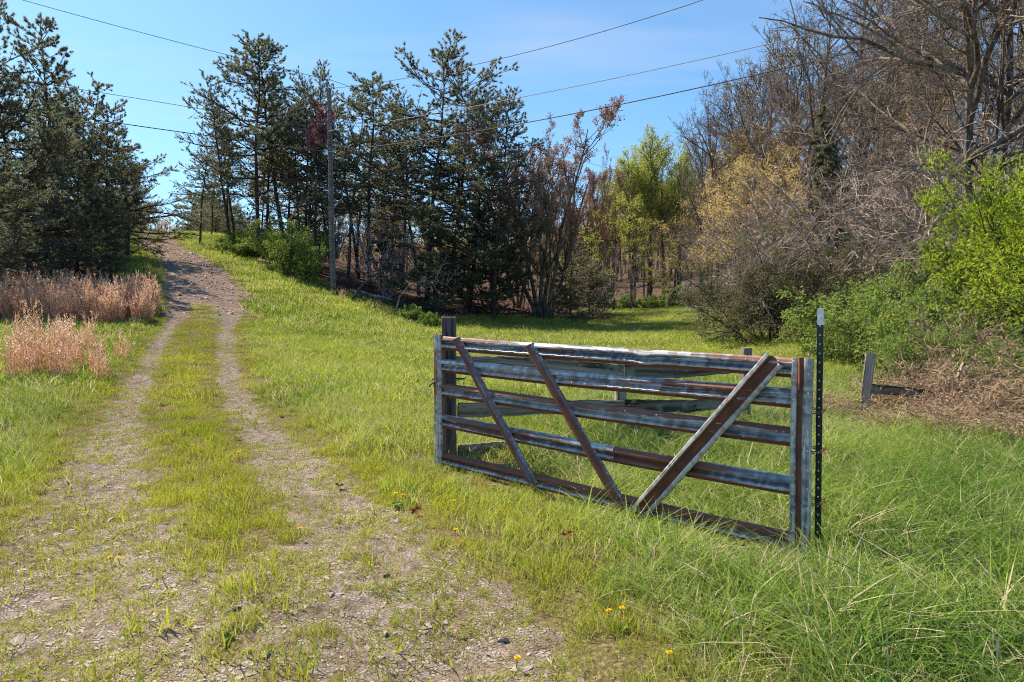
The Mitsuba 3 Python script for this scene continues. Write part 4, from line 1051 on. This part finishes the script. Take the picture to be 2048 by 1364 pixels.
# ------------------------------------------------------------------ utility pole and wires
PX, PY, PTOP = -8.89, 34.0, 11.45
pz = H1(PX, PY)
s = Soup()
tubes(s, np.array([[PX, PY, pz - .3 + (PTOP - pz + .3) * t] for t in np.linspace(0, 1, 8)]), np.linspace(.15, .105, 8), 14)
scene['utility_pole__pole'] = s.ply('mat_pole_wood')
s = Soup()
box(s, (PX - .10, PY - .02, PTOP + .05), (.05, .05, .75))
scene['utility_pole__bracket'] = s.ply('mat_pole_wood')
s = Soup()
tubes(s, np.array([[PX - .10, PY - .02, PTOP + z] for z in (.40, .45, .451, .47, .471, .52, .53)]), np.array([.02, .05, .07, .07, .045, .045, .02]), 10)
scene['utility_pole__insulator'] = s.ply('mat_porcelain')
for dz in (9.44, 8.43):
    s = Soup()
    tubes(s, np.array([[PX, PY - .13 - e, dz] for e in (0, .05, .051, .12, .121, .14)]), np.array([.02, .02, .05, .05, .03, .03]), 8)
    scene[numbered('utility_pole__spool')] = s.ply('mat_porcelain')
s = Soup()
tubes(s, np.array([[PX + .06, PY - .145 + .03 * t, pz + .1 + (9.3 - pz) * t] for t in np.linspace(0, 1, 6)]), np.full(6, .012), 5)
scene['utility_pole__ground_wire'] = s.ply('mat_wire')
tag('utility_pole', 'weathered wooden utility pole at the edge of the pine stand', 'utility pole')


def span(A, B, sag, r, lab, mat='mat_wire', n=40):
    t = np.linspace(0, 1, n)[:, None]
    P = np.array(A) + (np.array(B) - np.array(A)) * t
    P[:, 2] -= sag * 4 * (t * (1 - t))[:, 0]
    s = Soup()
    tubes(s, P, np.full(n, r), 5)
    key = numbered('power_line')
    scene[key] = s.ply(mat)
    tag(key, lab, 'power line')


ZT, ZM, ZL = PTOP + .5, 9.44, 8.43
span((PX - .1, PY, ZT), (-36, 24, 17.45), .40, .013, 'topmost wire running from the pole up to the left')
span((PX, PY - .25, ZM), (-36, 24, 11.6), -.2, .013, 'middle wire running from the pole to the left')
span((PX, PY - .25, ZL), (-36, 24, 10.91), .14, .022, 'lowest and thickest cable from the pole to the left')
span((PX - .1, PY, ZT - .45), (26, 13, 17.1), 2.2, .013, 'topmost wire running from the pole up to the right')
span((PX, PY - .25, ZM), (26, 13, 11.76), .69, .015, 'middle wire running from the pole to the right', 'mat_bare_wire')
span((PX, PY - .25, ZL), (26, 13, 11.63), 1.03, .020, 'lowest cable running from the pole to the right')
span((PX, PY, ZT), (29.4, 82.4, 12.3), .77, .012, 'upper thin wire going off to the trees behind the meadow')
span((PX, PY, ZL), (29.4, 82.4, 9.0), 1.07, .012, 'lower thin wire going off to the trees behind the meadow')
gz = H1(-13.76, 38.5)
s = Soup()
G0, G1 = np.array([-13.76, 38.5, gz - .05]), np.array([PX - .1, PY + .05, 9.6])
tubes(s, np.stack([G0, G1]), np.full(2, .012), 5)
scene['guy_wire__cable'] = s.ply('mat_wire')
s = Soup()
d = nrm(G1 - G0)
tubes(s, np.stack([G0 + d * .25, G0 + d * 1.2, G0 + d * 2.3]), np.full(3, .045), 8)
scene['guy_wire__marker'] = s.ply('mat_yellow')
tag('guy_wire', 'guy wire with a yellow plastic marker, slanting up to the utility pole', 'guy wire')
labels['guy_wire__marker'] = {'label': 'yellow plastic guy marker'}

# ------------------------------------------------------------------ gate
GA = np.array([-.743, 6.833, 0.0])
GU = nrm(np.array([2.736, -2.23, 0.0]))
GN = np.array([GU[1], -GU[0], 0.0])                       # towards the camera's side
GZv = np.array([0, 0, 1.0])


def G(u, n, z):
    return GA + GU * u + GN * n + GZv * z


def sheet(profile, stations, piece, mat='mat_gate_metal', thick=.003, jitter=.0, seed=0, soup=None):
    """profile: points (a, b); stations: list of (origin, axis a, axis b). A bent metal sheet along the stations."""
    rg = np.random.default_rng(seed)
    pr = np.array(profile, float)
    tg = nrm(np.gradient(pr, axis=0))
    nr = np.stack([-tg[:, 1], tg[:, 0]], -1)
    nr *= np.sign((nr[:, 1].sum()) or 1)
    back = pr - nr * thick
    ring = np.vstack([pr, back[::-1]])
    arc = np.concatenate([[0], np.cumsum(np.linalg.norm(np.diff(pr, axis=0), axis=1))])
    tv = .03 + .94 * arc / arc[-1]
    tv = np.concatenate([tv, tv[::-1]])
    m, k = len(ring), len(stations)
    Vv, UV, dist = [], [], 0.0
    last = None
    for o, ea, eb in stations:
        o = np.asarray(o, float)
        if last is not None:
            dist += np.linalg.norm(o - last)
        last = o
        w = rg.normal(size=2) * jitter
        Vv.append(o + np.outer(ring[:, 0] + w[0], ea) + np.outer(ring[:, 1] + w[1], eb))
        UV.append(np.stack([np.full(m, dist + seed * 3.7), piece + tv], -1))
    F = []
    for i in range(k - 1):
        for j in range(m):
            a, b = i * m + j, i * m + (j + 1) % m
            F += [[a, b, b + m], [a, b + m, a + m]]
    h = m // 2
    for e in (0, (k - 1) * m):
        for j in range(h - 1):
            F += [[e + j, e + j + 1, e + m - 2 - j], [e + j, e + m - 2 - j, e + m - 1 - j]]
    s = soup or Soup()
    s.add(np.vstack(Vv), F, np.vstack(UV))
    return s if soup else s.ply(mat)


RAIL = [(.067, .000), (.064, .022), (.058, .036), (.038, .046), (.026, .046), (.024, .010), (.016, .002), (.004, .005), (-.008, .020), (-.018, .036), (-.028, .044), (-.038, .042), (-.046, .024), (-.052, .008), (-.067, .016)]
rails = ((1, 1.225, 1.222, .1), (2, .995, 1.008, .2), (3, .752, .738, .3), (4, .44, .40, .4), (5, .055, .005, .5))


def rail_stations(za, zb, u0, u1, n, bow, seed, tiltb=0.0):
    out = []
    rg = np.random.default_rng(seed)
    ph = rg.random() * 6
    for u in np.linspace(u0, u1, n):
        f = (u - .05) / 3.5
        z = za + (zb - za) * f + .003 * math.sin(u * 2.1 + ph) - bow * math.sin(PI * f)
        nn = .004 * math.sin(u * 1.7 + ph * 2)
        if seed == 1:                                   # the dent in the top rail
            z -= .012 * math.exp(-((u - 2.33) / .07) ** 2)
            nn += .010 * math.exp(-((u - 2.33) / .10) ** 2)
        tw = tiltb + .06 * math.sin(u * 1.3 + ph)
        out.append((G(u, nn, z), GZv * math.cos(tw) + GN * math.sin(tw), GN * math.cos(tw) - GZv * math.sin(tw)))
    return out


RAIL_TXT = {1: 'dented top rail with a rusty lower lip', 3: 'middle rail with a rusty upper band', 5: 'bottom rail, rusty and half sunk in the grass'}
for k, za, zb, _ in rails:
    if k == 4:
        scene['farm_gate__rail_003'] = sheet(RAIL, rail_stations(za, zb, .02, 2.06, 30, .012, 4), 4, seed=4)
        scene['farm_gate__rail_005'] = sheet(RAIL, [(o - GN * .004, a, b) for o, a, b in rail_stations(za - .006, zb - .003, 1.6, 3.50, 26, .012, 4)], 6, seed=6)
        labels['farm_gate__rail_003'] = {'label': 'grey left length of the fourth rail'}
        labels['farm_gate__rail_005'] = {'label': 'dark rusty splice length of the fourth rail'}
    else:
        kk = 'farm_gate__rail' + ('' if k == 1 else f'_{k - 1:03d}')
        scene[kk] = sheet(RAIL, rail_stations(za, zb, .02, 3.50, 56, .008, k), k, seed=k)
        if k in RAIL_TXT:
            labels[kk] = {'label': RAIL_TXT[k]}


def brace(key, a, b, profile, piece, n0, seed, lab):
    A, B = G(a[0], n0, a[1]), G(b[0], n0, b[1])
    d = nrm(B - A)
    ea = np.cross(GN, d)
    if ea @ GU > 0:
        ea = -ea
    st = [(A + (B - A) * t + GN * .004 * math.sin(5 * t + seed), ea, GN) for t in np.linspace(0, 1, 18)]
    scene[key] = sheet(profile, st, piece, seed=seed, jitter=.0008)
    labels[key] = {'label': lab}


HAT = [(.056, .0), (.047, .004), (.040, .014), (.010, .052), (.002, .056), (-.008, .054), (-.030, .034), (-.042, .012), (-.047, .006), (-.056, .003)]
CHAN = [(.074, .030), (.066, .046), (.044, .050), (.034, .040), (.030, .006), (.010, -.002), (-.016, -.001), (-.030, .008), (-.036, .040), (-.048, .050), (-.068, .046), (-.076, .034)]
brace('farm_gate__brace', (.292, 1.268), (1.245, .0), HAT, 8, .036, 11, 'left diagonal brace, rusty')
brace('farm_gate__brace_001', (1.190, 1.255), (2.185, -.065), HAT, 8, .036, 12, 'middle diagonal brace, dark rust with grey lower end')
brace('farm_gate__brace_002', (3.345, 1.275), (2.315, -.02), CHAN, 9, .040, 13, 'right diagonal brace, open channel leaning the other way')
STILE = [(-.066, .0), (-.066, .030), (-.060, .036), (-.036, .036), (-.028, .030), (-.024, .012), (.006, .012), (.012, .030), (.020, .040), (.038, .044), (.058, .040), (.068, .028), (.068, .0)]
scene['farm_gate__end_post'] = sheet(STILE, [(G(3.520 + .018 * (1 - t) + .003 * math.sin(7 * t), .030, -.16 + 1.455 * t), GU, GN) for t in np.linspace(0, 1, 22)], 10, seed=21)
labels['farm_gate__end_post'] = {'label': 'wide rust streaked end channel at the hinge side'}
LST = [(-.05, -.02), (-.05, .030), (-.044, .038), (-.012, .042), (.004, .034), (.020, .040), (.044, .036), (.05, .026), (.05, -.02)]
scene['farm_gate__latch_post'] = sheet(LST, [(G(.032, .012, -.16 + 1.465 * t), GU, GN) for t in np.linspace(0, 1, 18)], 11, seed=22)
s = Soup()
rg = np.random.default_rng(4)
pts = []
for k, za, zb, _ in rails:
    for u in np.concatenate([rg.uniform(.4, 3.3, 5), [3.36, 3.41]]):
        f = (u - .05) / 3.5
        pts.append((G(u, .044, za + (zb - za) * f + rg.choice([.038, -.034])), .006))
for a, b in (((.292, 1.268), (1.245, .0)), ((1.190, 1.255), (2.185, -.065)), ((3.345, 1.275), (2.315, -.02))):
    for t in np.linspace(.05, .9, 8):
        side = .05 * (1 if a[0] < b[0] else -1)
        pts.append((G(a[0] + (b[0] - a[0]) * t + side * .8, .048, a[1] + (b[1] - a[1]) * t + .018), .006))
for z in np.arange(.1, 1.28, .13):
    pts.append((G(3.475 + .018 * (1 - z), .068, z), .007))
    pts.append((G(3.572 + .018 * (1 - z), .072, z + .05), .007))
for p, r in pts:
    tubes(s, np.stack([p - GN * .004, p + GN * .003, p + GN * .005]), np.array([r, r, r * .6]), 6)
scene['farm_gate__bolts'] = s.ply('mat_stud')
labels['farm_gate__bolts'] = {'kind': 'stuff'}
s = Soup()
tubes(s, np.array([G(3.505 + .004 * math.sin(3 * t), .078 - .01 * t, 1.30 - .22 * t) for t in np.linspace(0, 1, 8)]), np.full(8, .006), 6)
scene['farm_gate__strap'] = s.ply('mat_orange_wire')
labels['farm_gate__strap'] = {'label': 'orange rusty strap hanging on the end channel'}
tag('farm_gate', 'rusty galvanised steel farm gate with five rails and three diagonal braces', 'gate')

# T-post
PB, PT = np.array([2.117, 4.60, -.2]), np.array([2.078, 4.60, 1.627])
pd = nrm(PT - PB)
fx, fy = GU, GN


def tpost(t0, t1):
    s = Soup()
    a, b = PB + (PT - PB) * t0, PB + (PT - PB) * t1
    for (cu, cn, su, sn) in ((0, 0, .040, .006), (0, -.020, .006, .034)):
        ring = np.array([(-1, -1), (1, -1), (1, 1), (-1, 1)]) * .5 * [su, sn]
        v = np.vstack([o + np.outer(ring[:, 0] + cu, fx) + np.outer(ring[:, 1] + cn, fy) for o in (a, b)])
        f = [[i, (i + 1) % 4, 4 + (i + 1) % 4] for i in range(4)] + [[i, 4 + (i + 1) % 4, 4 + i] for i in range(4)] + [[4, 5, 6], [4, 6, 7], [0, 2, 1], [0, 3, 2]]
        s.add(v, f)
    return s


tt = 1 - .112 / 1.828
scene['steel_post__shaft'] = tpost(0, tt).ply('mat_green_paint')
scene['steel_post__tip'] = tpost(tt, 1).ply('mat_white_paint')
s = Soup()
for z in np.arange(.22, 1.80, .062):
    c = PB + pd * z + fy * .004
    box(s, c, (.007, .012, .009), math.atan2(fx[1], fx[0]))
scene['steel_post__studs'] = s.ply('mat_stud')
labels['steel_post__studs'] = {'kind': 'stuff'}
labels['steel_post__tip'] = {'label': 'white painted tip'}
tag('steel_post', 'dark green studded steel fence post with a white tip beside the gate hinge', 'fence post')
for z, lab in ((.93, 'upper wire tie holding the gate to the steel post'), (.66, 'middle wire tie holding the gate to the steel post'), (.30, 'lower wire tie holding the gate to the steel post')):
    c0 = PB + pd * (z + .2)
    a = np.linspace(0, 2 * PI, 26)
    mid = (c0 + G(3.53, .03, z)) / 2
    e = np.linalg.norm(c0 - G(3.53, .03, z)) / 2 + .045
    w = nrm((c0 - G(3.53, .03, z)) * [1, 1, 0])
    wn = np.cross(w, GZv)
    P = np.array([mid + w * e * math.cos(q) + wn * .062 * math.sin(q) * (1 if abs(math.cos(q)) < .8 else .85) + GZv * (.008 * math.sin(3 * q)) for q in a])
    s = Soup()
    tubes(s, P, np.full(26, .0035), 5)
    tubes(s, P + GZv * .012, np.full(26, .0035), 5)
    key = numbered('wire_tie')
    scene[key] = s.ply('mat_rust')
    tag(key, lab, 'wire')
# wire loop at the latch end, round the tall post
s = Soup()
P = [G(-.035 + .03 * math.cos(q), .05 + .02 * math.sin(q), .80 + .02 * math.sin(2 * q)) for q in np.linspace(0, PI, 6)] + [G(.06 + .05 * k, .06 - .01 * k, .855 + .006 * k) for k in range(4)] + [G(.22, -.05, .86), G(.16, -.22, .85), G(.0, -.22, .84), G(-.08, -.08, .83), G(-.07, .02, .85), G(-.03, .06, .84)]
tubes(s, np.array(P), np.full(len(P), .0065), 6)
scene['latch_wire'] = s.ply('mat_wire')
tag('latch_wire', 'dark wire loop tying the gate to the tall wooden post', 'wire')


# ------------------------------------------------------------------ wooden fence
def timber(pts, w, h, mat, seed, ex=None, ragged=.004, taper_end=1.0, n=26):
    """A plank or post along pts with worn edges: w across, h deep or high; ex = the direction of the width."""
    rg = np.random.default_rng(seed)
    pts = np.array(pts, float)
    L = np.concatenate([[0], np.cumsum(np.linalg.norm(np.diff(pts, axis=0), axis=1))])
    tq = np.linspace(0, L[-1], n)
    P = np.stack([np.interp(tq, L, pts[:, i]) for i in range(3)], -1)
    d = nrm(np.gradient(P, axis=0))
    ring0 = np.array([(-.5, -.42), (-.44, -.5), (0, -.5), (.44, -.5), (.5, -.42), (.5, .42), (.44, .5), (0, .5), (-.44, .5), (-.5, .42)])
    s = Soup()
    V_, U_ = [], []
    ph = rg.random(4) * 6
    for i in range(n):
        ea = nrm(ex - d[i] * (ex @ d[i]))
        eb = np.cross(d[i], ea)
        f = i / (n - 1)
        sh = 1 - (1 - taper_end) * max(0, (f - .75) / .25) ** 2
        ring = ring0 * [w, h * sh]
        ring = ring + rg.normal(size=ring.shape) * ragged * .35
        ring[:5, 1] += ragged * (math.sin(9 * f + ph[0]) + .6 * math.sin(23 * f + ph[1])) * .6
        ring[5:, 1] += ragged * (math.sin(8 * f + ph[2]) + .6 * math.sin(27 * f + ph[3])) * .6
        V_.append(P[i] + np.outer(ring[:, 0], ea) + np.outer(ring[:, 1], eb))
        U_.append(np.stack([np.full(10, tq[i] + seed), ring0[:, 0] * w + ring0[:, 1] * h + seed * .3], -1))
    F = []
    for i in range(n - 1):
        for j in range(10):
            a, b = i * 10 + j, i * 10 + (j + 1) % 10
            F += [[a, b, b + 10], [a, b + 10, a + 10]]
    for e, o in ((0, 1), ((n - 1) * 10, -1)):
        F += [[e, e + j + 1, e + j][::o] for j in range(1, 9)]
    s.add(np.vstack(V_), F, np.vstack(U_))
    return s.ply(mat)


fd = nrm(np.array([2.0, 1.0, 0]))
fn_ = np.array([fd[1], -fd[0], 0])
for i, (x, y, top, w, mat, lab) in enumerate(((-.655, 7.06, 1.47, .145, 'mat_post_wood', 'tall dark square post by the latch end of the gate'), (1.30, 8.12, .90, .12, 'mat_grey_wood', 'weathered post in the middle of the board fence'), (2.97, 8.62, 1.02, .11, 'mat_grey_wood', 'weathered post at the right end of the board fence'))):
    key = 'board_fence__post' + ('' if i == 0 else f'_{i:03d}')
    scene[key] = timber([(x, y, -.3), (x, y, top * .5), (x, y, top)], w, w, mat, 31 + i, np.array([1.0, .12, 0]), .004)
    labels[key] = {'label': lab}
off = fn_ * .085
for i, (pts, h, mat, tap, lab) in enumerate((
        ([(-.62, 7.1, .985), (-.19, 7.34, .965), (1.27, 8.06, .80)], .15, 'mat_grey_wood', 1, 'upper board, left length'), ([(1.285, 8.08, .80), (2.0, 8.30, .775), (2.95, 8.6, .79)], .145, 'mat_rotten_wood', .45, 'upper board, dark rotten right length'),
        ([(-.60, 7.12, .50), (.3, 7.6, .43), (1.275, 8.06, .385)], .15, 'mat_grey_wood', .8, 'middle board, left length'), ([(1.285, 8.07, .39), (2.1, 8.32, .345), (2.85, 8.56, .385)], .15, 'mat_rotten_wood', .6, 'middle board, dark rotten right length'),
        ([(-.60, 7.12, .05), (-.25, 7.30, .045), (.02, 7.45, .02)], .145, 'mat_grey_wood', .9, 'broken stub of the bottom board'))):
    key = 'board_fence__board' + ('' if i == 0 else f'_{i:03d}')
    scene[key] = timber([np.array(p) + off + [0, 0, .012 * (-1) ** i * (q == 1)] for q, p in enumerate(pts)], .028, h, mat, 41 + i, fn_, .008, tap)
    labels[key] = {'label': lab}
tag('board_fence', 'old grey board fence with three posts running behind the gate', 'fence')
scene['old_post'] = timber([(4.88, 9.36, -.2), (4.905, 9.37, .4), (4.965, 9.4, .88)], .125, .095, 'mat_tan_wood', 51, nrm(np.array([1.0, -.5, 0])), .006)
tag('old_post', 'tan weathered wooden post leaning right, beside the white tipped steel post', 'fence post')
scene['old_post_001'] = timber([(6.02, 9.3, -.1), (6.10, 9.3, .42), (6.24, 9.32, .74)], .11, .10, 'mat_tan_wood', 52, nrm(np.array([1.0, -.3, 0])), .008, .5)
tag('old_post_001', 'broken leaning post stub in the brambles at right', 'fence post')
scene['old_board'] = timber([(4.93, 9.30, .40), (5.3, 9.26, .37), (5.75, 9.22, .33)], .03, .13, 'mat_rotten_wood', 53, np.array([0, -1.0, 0]), .008, .6)
tag('old_board', 'dark broken board hanging beside the tan leaning post', 'board')
scene['old_board_001'] = timber([(6.15, 9.36, .52), (6.5, 9.4, .54), (7.1, 9.5, .5)], .03, .12, 'mat_rotten_wood', 54, np.array([0, -1.0, 0]), .008, .8)
tag('old_board_001', 'dark board by the broken post stub in the brambles', 'board')


# ------------------------------------------------------------------ dandelions, leaves, stones
def dandelion(x, y, h, lab, seed):
    rg = np.random.default_rng(seed)
    z = H1(x, y)
    key = numbered('dandelion')
    c = np.array([x + rg.normal() * .01, y + rg.normal() * .01, z + h])
    st = Soup()
    tubes(st, np.array([[x, y, z - .02], [(x + c[0]) / 2, (y + c[1]) / 2 + .004, z + h * .5], c]), np.full(3, .0025), 5)
    scene[key + '__stem'] = st.ply('mat_lawn')
    pt = Soup()
    for ringi, (n_, ln, el) in enumerate(((22, .016, .25), (18, .0135, .6), (12, .010, 1.0))):
        a = np.arange(n_) * 2 * PI / n_ + ringi * .2 + rg.random(n_) * .1
        dd = np.stack([np.cos(a) * math.cos(el), np.sin(a) * math.cos(el), np.full(n_, math.sin(el))], -1)
        sd = np.stack([-np.sin(a), np.cos(a), a * 0], -1) * .0028
        v = np.stack([c + sd * .5, c - sd * .5, c + dd * ln - sd, c + dd * ln + sd], 1).reshape(-1, 3)
        i = np.arange(n_)[:, None] * 4
        pt.add(v, np.vstack([i + [0, 1, 2], i + [0, 2, 3]]), np.repeat(rg.random(n_), 4)[:, None] * [1, 0])
    scene[key + '__flower_head'] = pt.ply('mat_dandelion')
    tag(key, lab, 'dandelion')


for i, (x, y, h, lab) in enumerate(((-.95, 5.46, .09, 'left dandelion of the pair at the right edge of the right rut'), (-.90, 5.43, .085, 'right dandelion of the pair at the right edge of the right rut'), (-.90, 5.09, .06, 'dandelion just below the pair at the right rut'), (-.44, 5.15, .12, 'dandelion in the grass midway between the rut and the gate'),
                                    (-.40, 4.63, .08, 'dandelion at the grass edge above the bare ground'), (.51, 3.44, .09, 'left dandelion of the pair in the grass below the gate'), (.57, 3.47, .10, 'right dandelion of the pair in the grass below the gate'), (.02, 3.11, .06, 'small dandelion near the bottom of the photo, on sparse ground'),
                                    (-1.48, 4.67, .08, 'dandelion on the right rut, alone on a small tuft'), (-2.56, 4.24, .05, 'left dandelion of the pair on the left rut'), (-2.49, 4.22, .05, 'right dandelion of the pair on the left rut'), (-2.83, 6.98, .10, 'dandelion in the grass strip between the ruts'), (.73, 3.05, .08, 'dandelion at the bottom edge of the photo'))):
    dandelion(x, y, h, lab, 200 + i)


def dead_leaf(x, y, size, h, lab, seed):
    rg = np.random.default_rng(seed)
    z = H1(x, y) + h
    a = np.linspace(-PI, PI, 29)[:-1]
    rr = size * (.55 + .28 * np.cos(7 * a) * (np.abs(a) < 2.7) + .25 * np.cos(a)) * rg.uniform(.85, 1.1, 28)
    outline = np.stack([rr * np.cos(a), rr * .75 * np.sin(a), size * .5 * (np.sin(a) ** 2) * rg.uniform(.3, 1.0) + rg.normal(size=28) * size * .06], -1)
    v = np.vstack([[[0, 0, 0]], outline * .5 + [0, 0, -.002], outline])
    f = [[0, 1 + i, 1 + (i + 1) % 28] for i in range(28)]
    for i in range(28):
        j = (i + 1) % 28
        f += [[1 + i, 29 + i, 29 + j], [1 + i, 29 + j, 1 + j]]
    R = trimesh.transformations.euler_matrix(rg.uniform(.2, .9), rg.uniform(-.5, .5), rg.uniform(0, 6))[:3, :3]
    s = Soup()
    s.add(v @ R.T + [x, y, z], f, np.tile([rg.random(), 0], (len(v), 1)))
    key = numbered('dead_leaf')
    scene[key] = s.ply('mat_dead_leaf')
    tag(key, lab, 'leaf')


for i, (x, y, s_, h, lab) in enumerate(((-1.56, 6.03, .07, .03, 'dark brown curled leaf at the edge of the right rut'), (-.74, 5.15, .08, .05, 'brown leaf in the grass left of the gate, by the dandelions'), (.37, 4.49, .085, .13, 'large brown oak leaf caught in the grass below the gate middle'), (.93, 4.33, .09, .10, 'red brown leaf in the grass below the right brace'),
                                        (1.33, 3.81, .075, .10, 'brown curled leaf in the grass below the hinge end'), (.88, 3.35, .06, .05, 'small tan brown leaf right of the two dandelions'), (1.21, 3.21, .075, .08, 'orange brown leaf standing in the grass near the bottom'), (1.38, 3.03, .07, .05, 'pale curled leaf at the bottom right of the grass'),
                                        (1.22, 2.98, .06, .04, 'dark leaf at the bottom edge of the photo'), (2.3, 3.74, .06, .10, 'tan leaf in the long grass at lower right'), (-2.35, 4.81, .04, .03, 'small red leaf in the grass strip'), (-2.25, 5.15, .045, .03, 'small brown leaf farther up the grass strip'))):
    dead_leaf(x, y, s_, h, lab, 300 + i)

for i, (x, y, s_, mat, lab) in enumerate(((-.77, 4.07, .030, 'mat_black_stone', 'small black stone on the bare ground'), (-1.03, 3.74, .028, 'mat_stone', 'grey flat stone left of the black stone'), (-1.17, 3.12, .045, 'mat_stone', 'pale stone at the bottom of the bare ground'), (-3.72, 6.16, .05, 'mat_stone', 'flat stone on the left rut beside the grass'),
                                          (-2.5, 3.31, .06, 'mat_stone', 'largest pale stone at the lower left corner'), (-.88, 5.01, .04, 'mat_stone', 'pale flat stone beneath the dandelions'), (-.04, 3.35, .035, 'mat_stone', 'grey flat stone among chips near the bottom middle'), (-.66, 3.41, .04, 'mat_stone', 'grey slab of stone before the bottom tuft'),
                                          (-3.12, 5.18, .05, 'mat_stone', 'bluish slab of stone on the left rut'), (-1.48, 3.52, .04, 'mat_stone', 'grey stone between the ruts near the bottom'))):
    v, f = chip(400 + i, .5)
    s = Soup()
    s.add(v * s_ + [x, y, H1(x, y) + .006], f)
    key = numbered('stone')
    scene[key] = s.ply(mat)
    tag(key, lab, 'stone')

# ------------------------------------------------------------------ labels of look-alikes, told apart by their place
ORD = ['first', 'second', 'third', 'fourth', 'fifth', 'sixth', 'seventh', 'eighth', 'ninth', 'tenth', 'eleventh', 'twelfth', 'thirteenth', 'fourteenth', 'fifteenth', 'sixteenth', 'seventeenth', 'eighteenth', 'nineteenth', 'twentieth',
       'twenty-first', 'twenty-second', 'twenty-third', 'twenty-fourth', 'twenty-fifth', 'twenty-sixth', 'twenty-seventh', 'twenty-eighth', 'twenty-ninth', 'thirtieth']
for gname, text in (('low evergreens under the tall pines', 'low dark evergreen under the tall pines, {} from the left'), ('bushy pines left of the track', 'bushy dark pine of the group left of the track, {} from the left'),
                    ('pale arching saplings of the right wood', 'arching pale leafless saplings at the edge of the right wood, {} from the left'), ('bare trees of the right wood', 'bare grey tree in the right wood, {} from the left'),
                    ('tall pines behind the utility pole', 'tall bare-trunked pine in the stand by the utility pole, {} from the left'), ('dry grass clumps of the front patch', 'tan dry grass clump with fluffy heads in the front patch, {} from the left'),
                    ('grey saplings under the pines', 'grey leafless sapling between the pine trunks, {} from the left'), ('distant budding trees behind the pines', 'distant tan or brown budding tree seen between the pine trunks, {} from the left'), ('small pines on the crest', 'small pine on the crest where the track goes over, {} from the left')):
    ks = [k for k, d in labels.items() if d.get('group') == gname]
    ks = [k for k in ks]
    ks.sort(key=lambda k: scene[k]['to_world'].matrix[0, 3] / scene[k]['to_world'].matrix[1, 3])
    for i, k in enumerate(ks):
        labels[k]['label'] = text.format(ORD[i])
for k in [k for k in labels if k.startswith('dry_grass_clump')]:
    labels[k + '__seed_heads'] = {'kind': 'stuff'}
    labels[k + '__stalks'] = {'kind': 'stuff'}
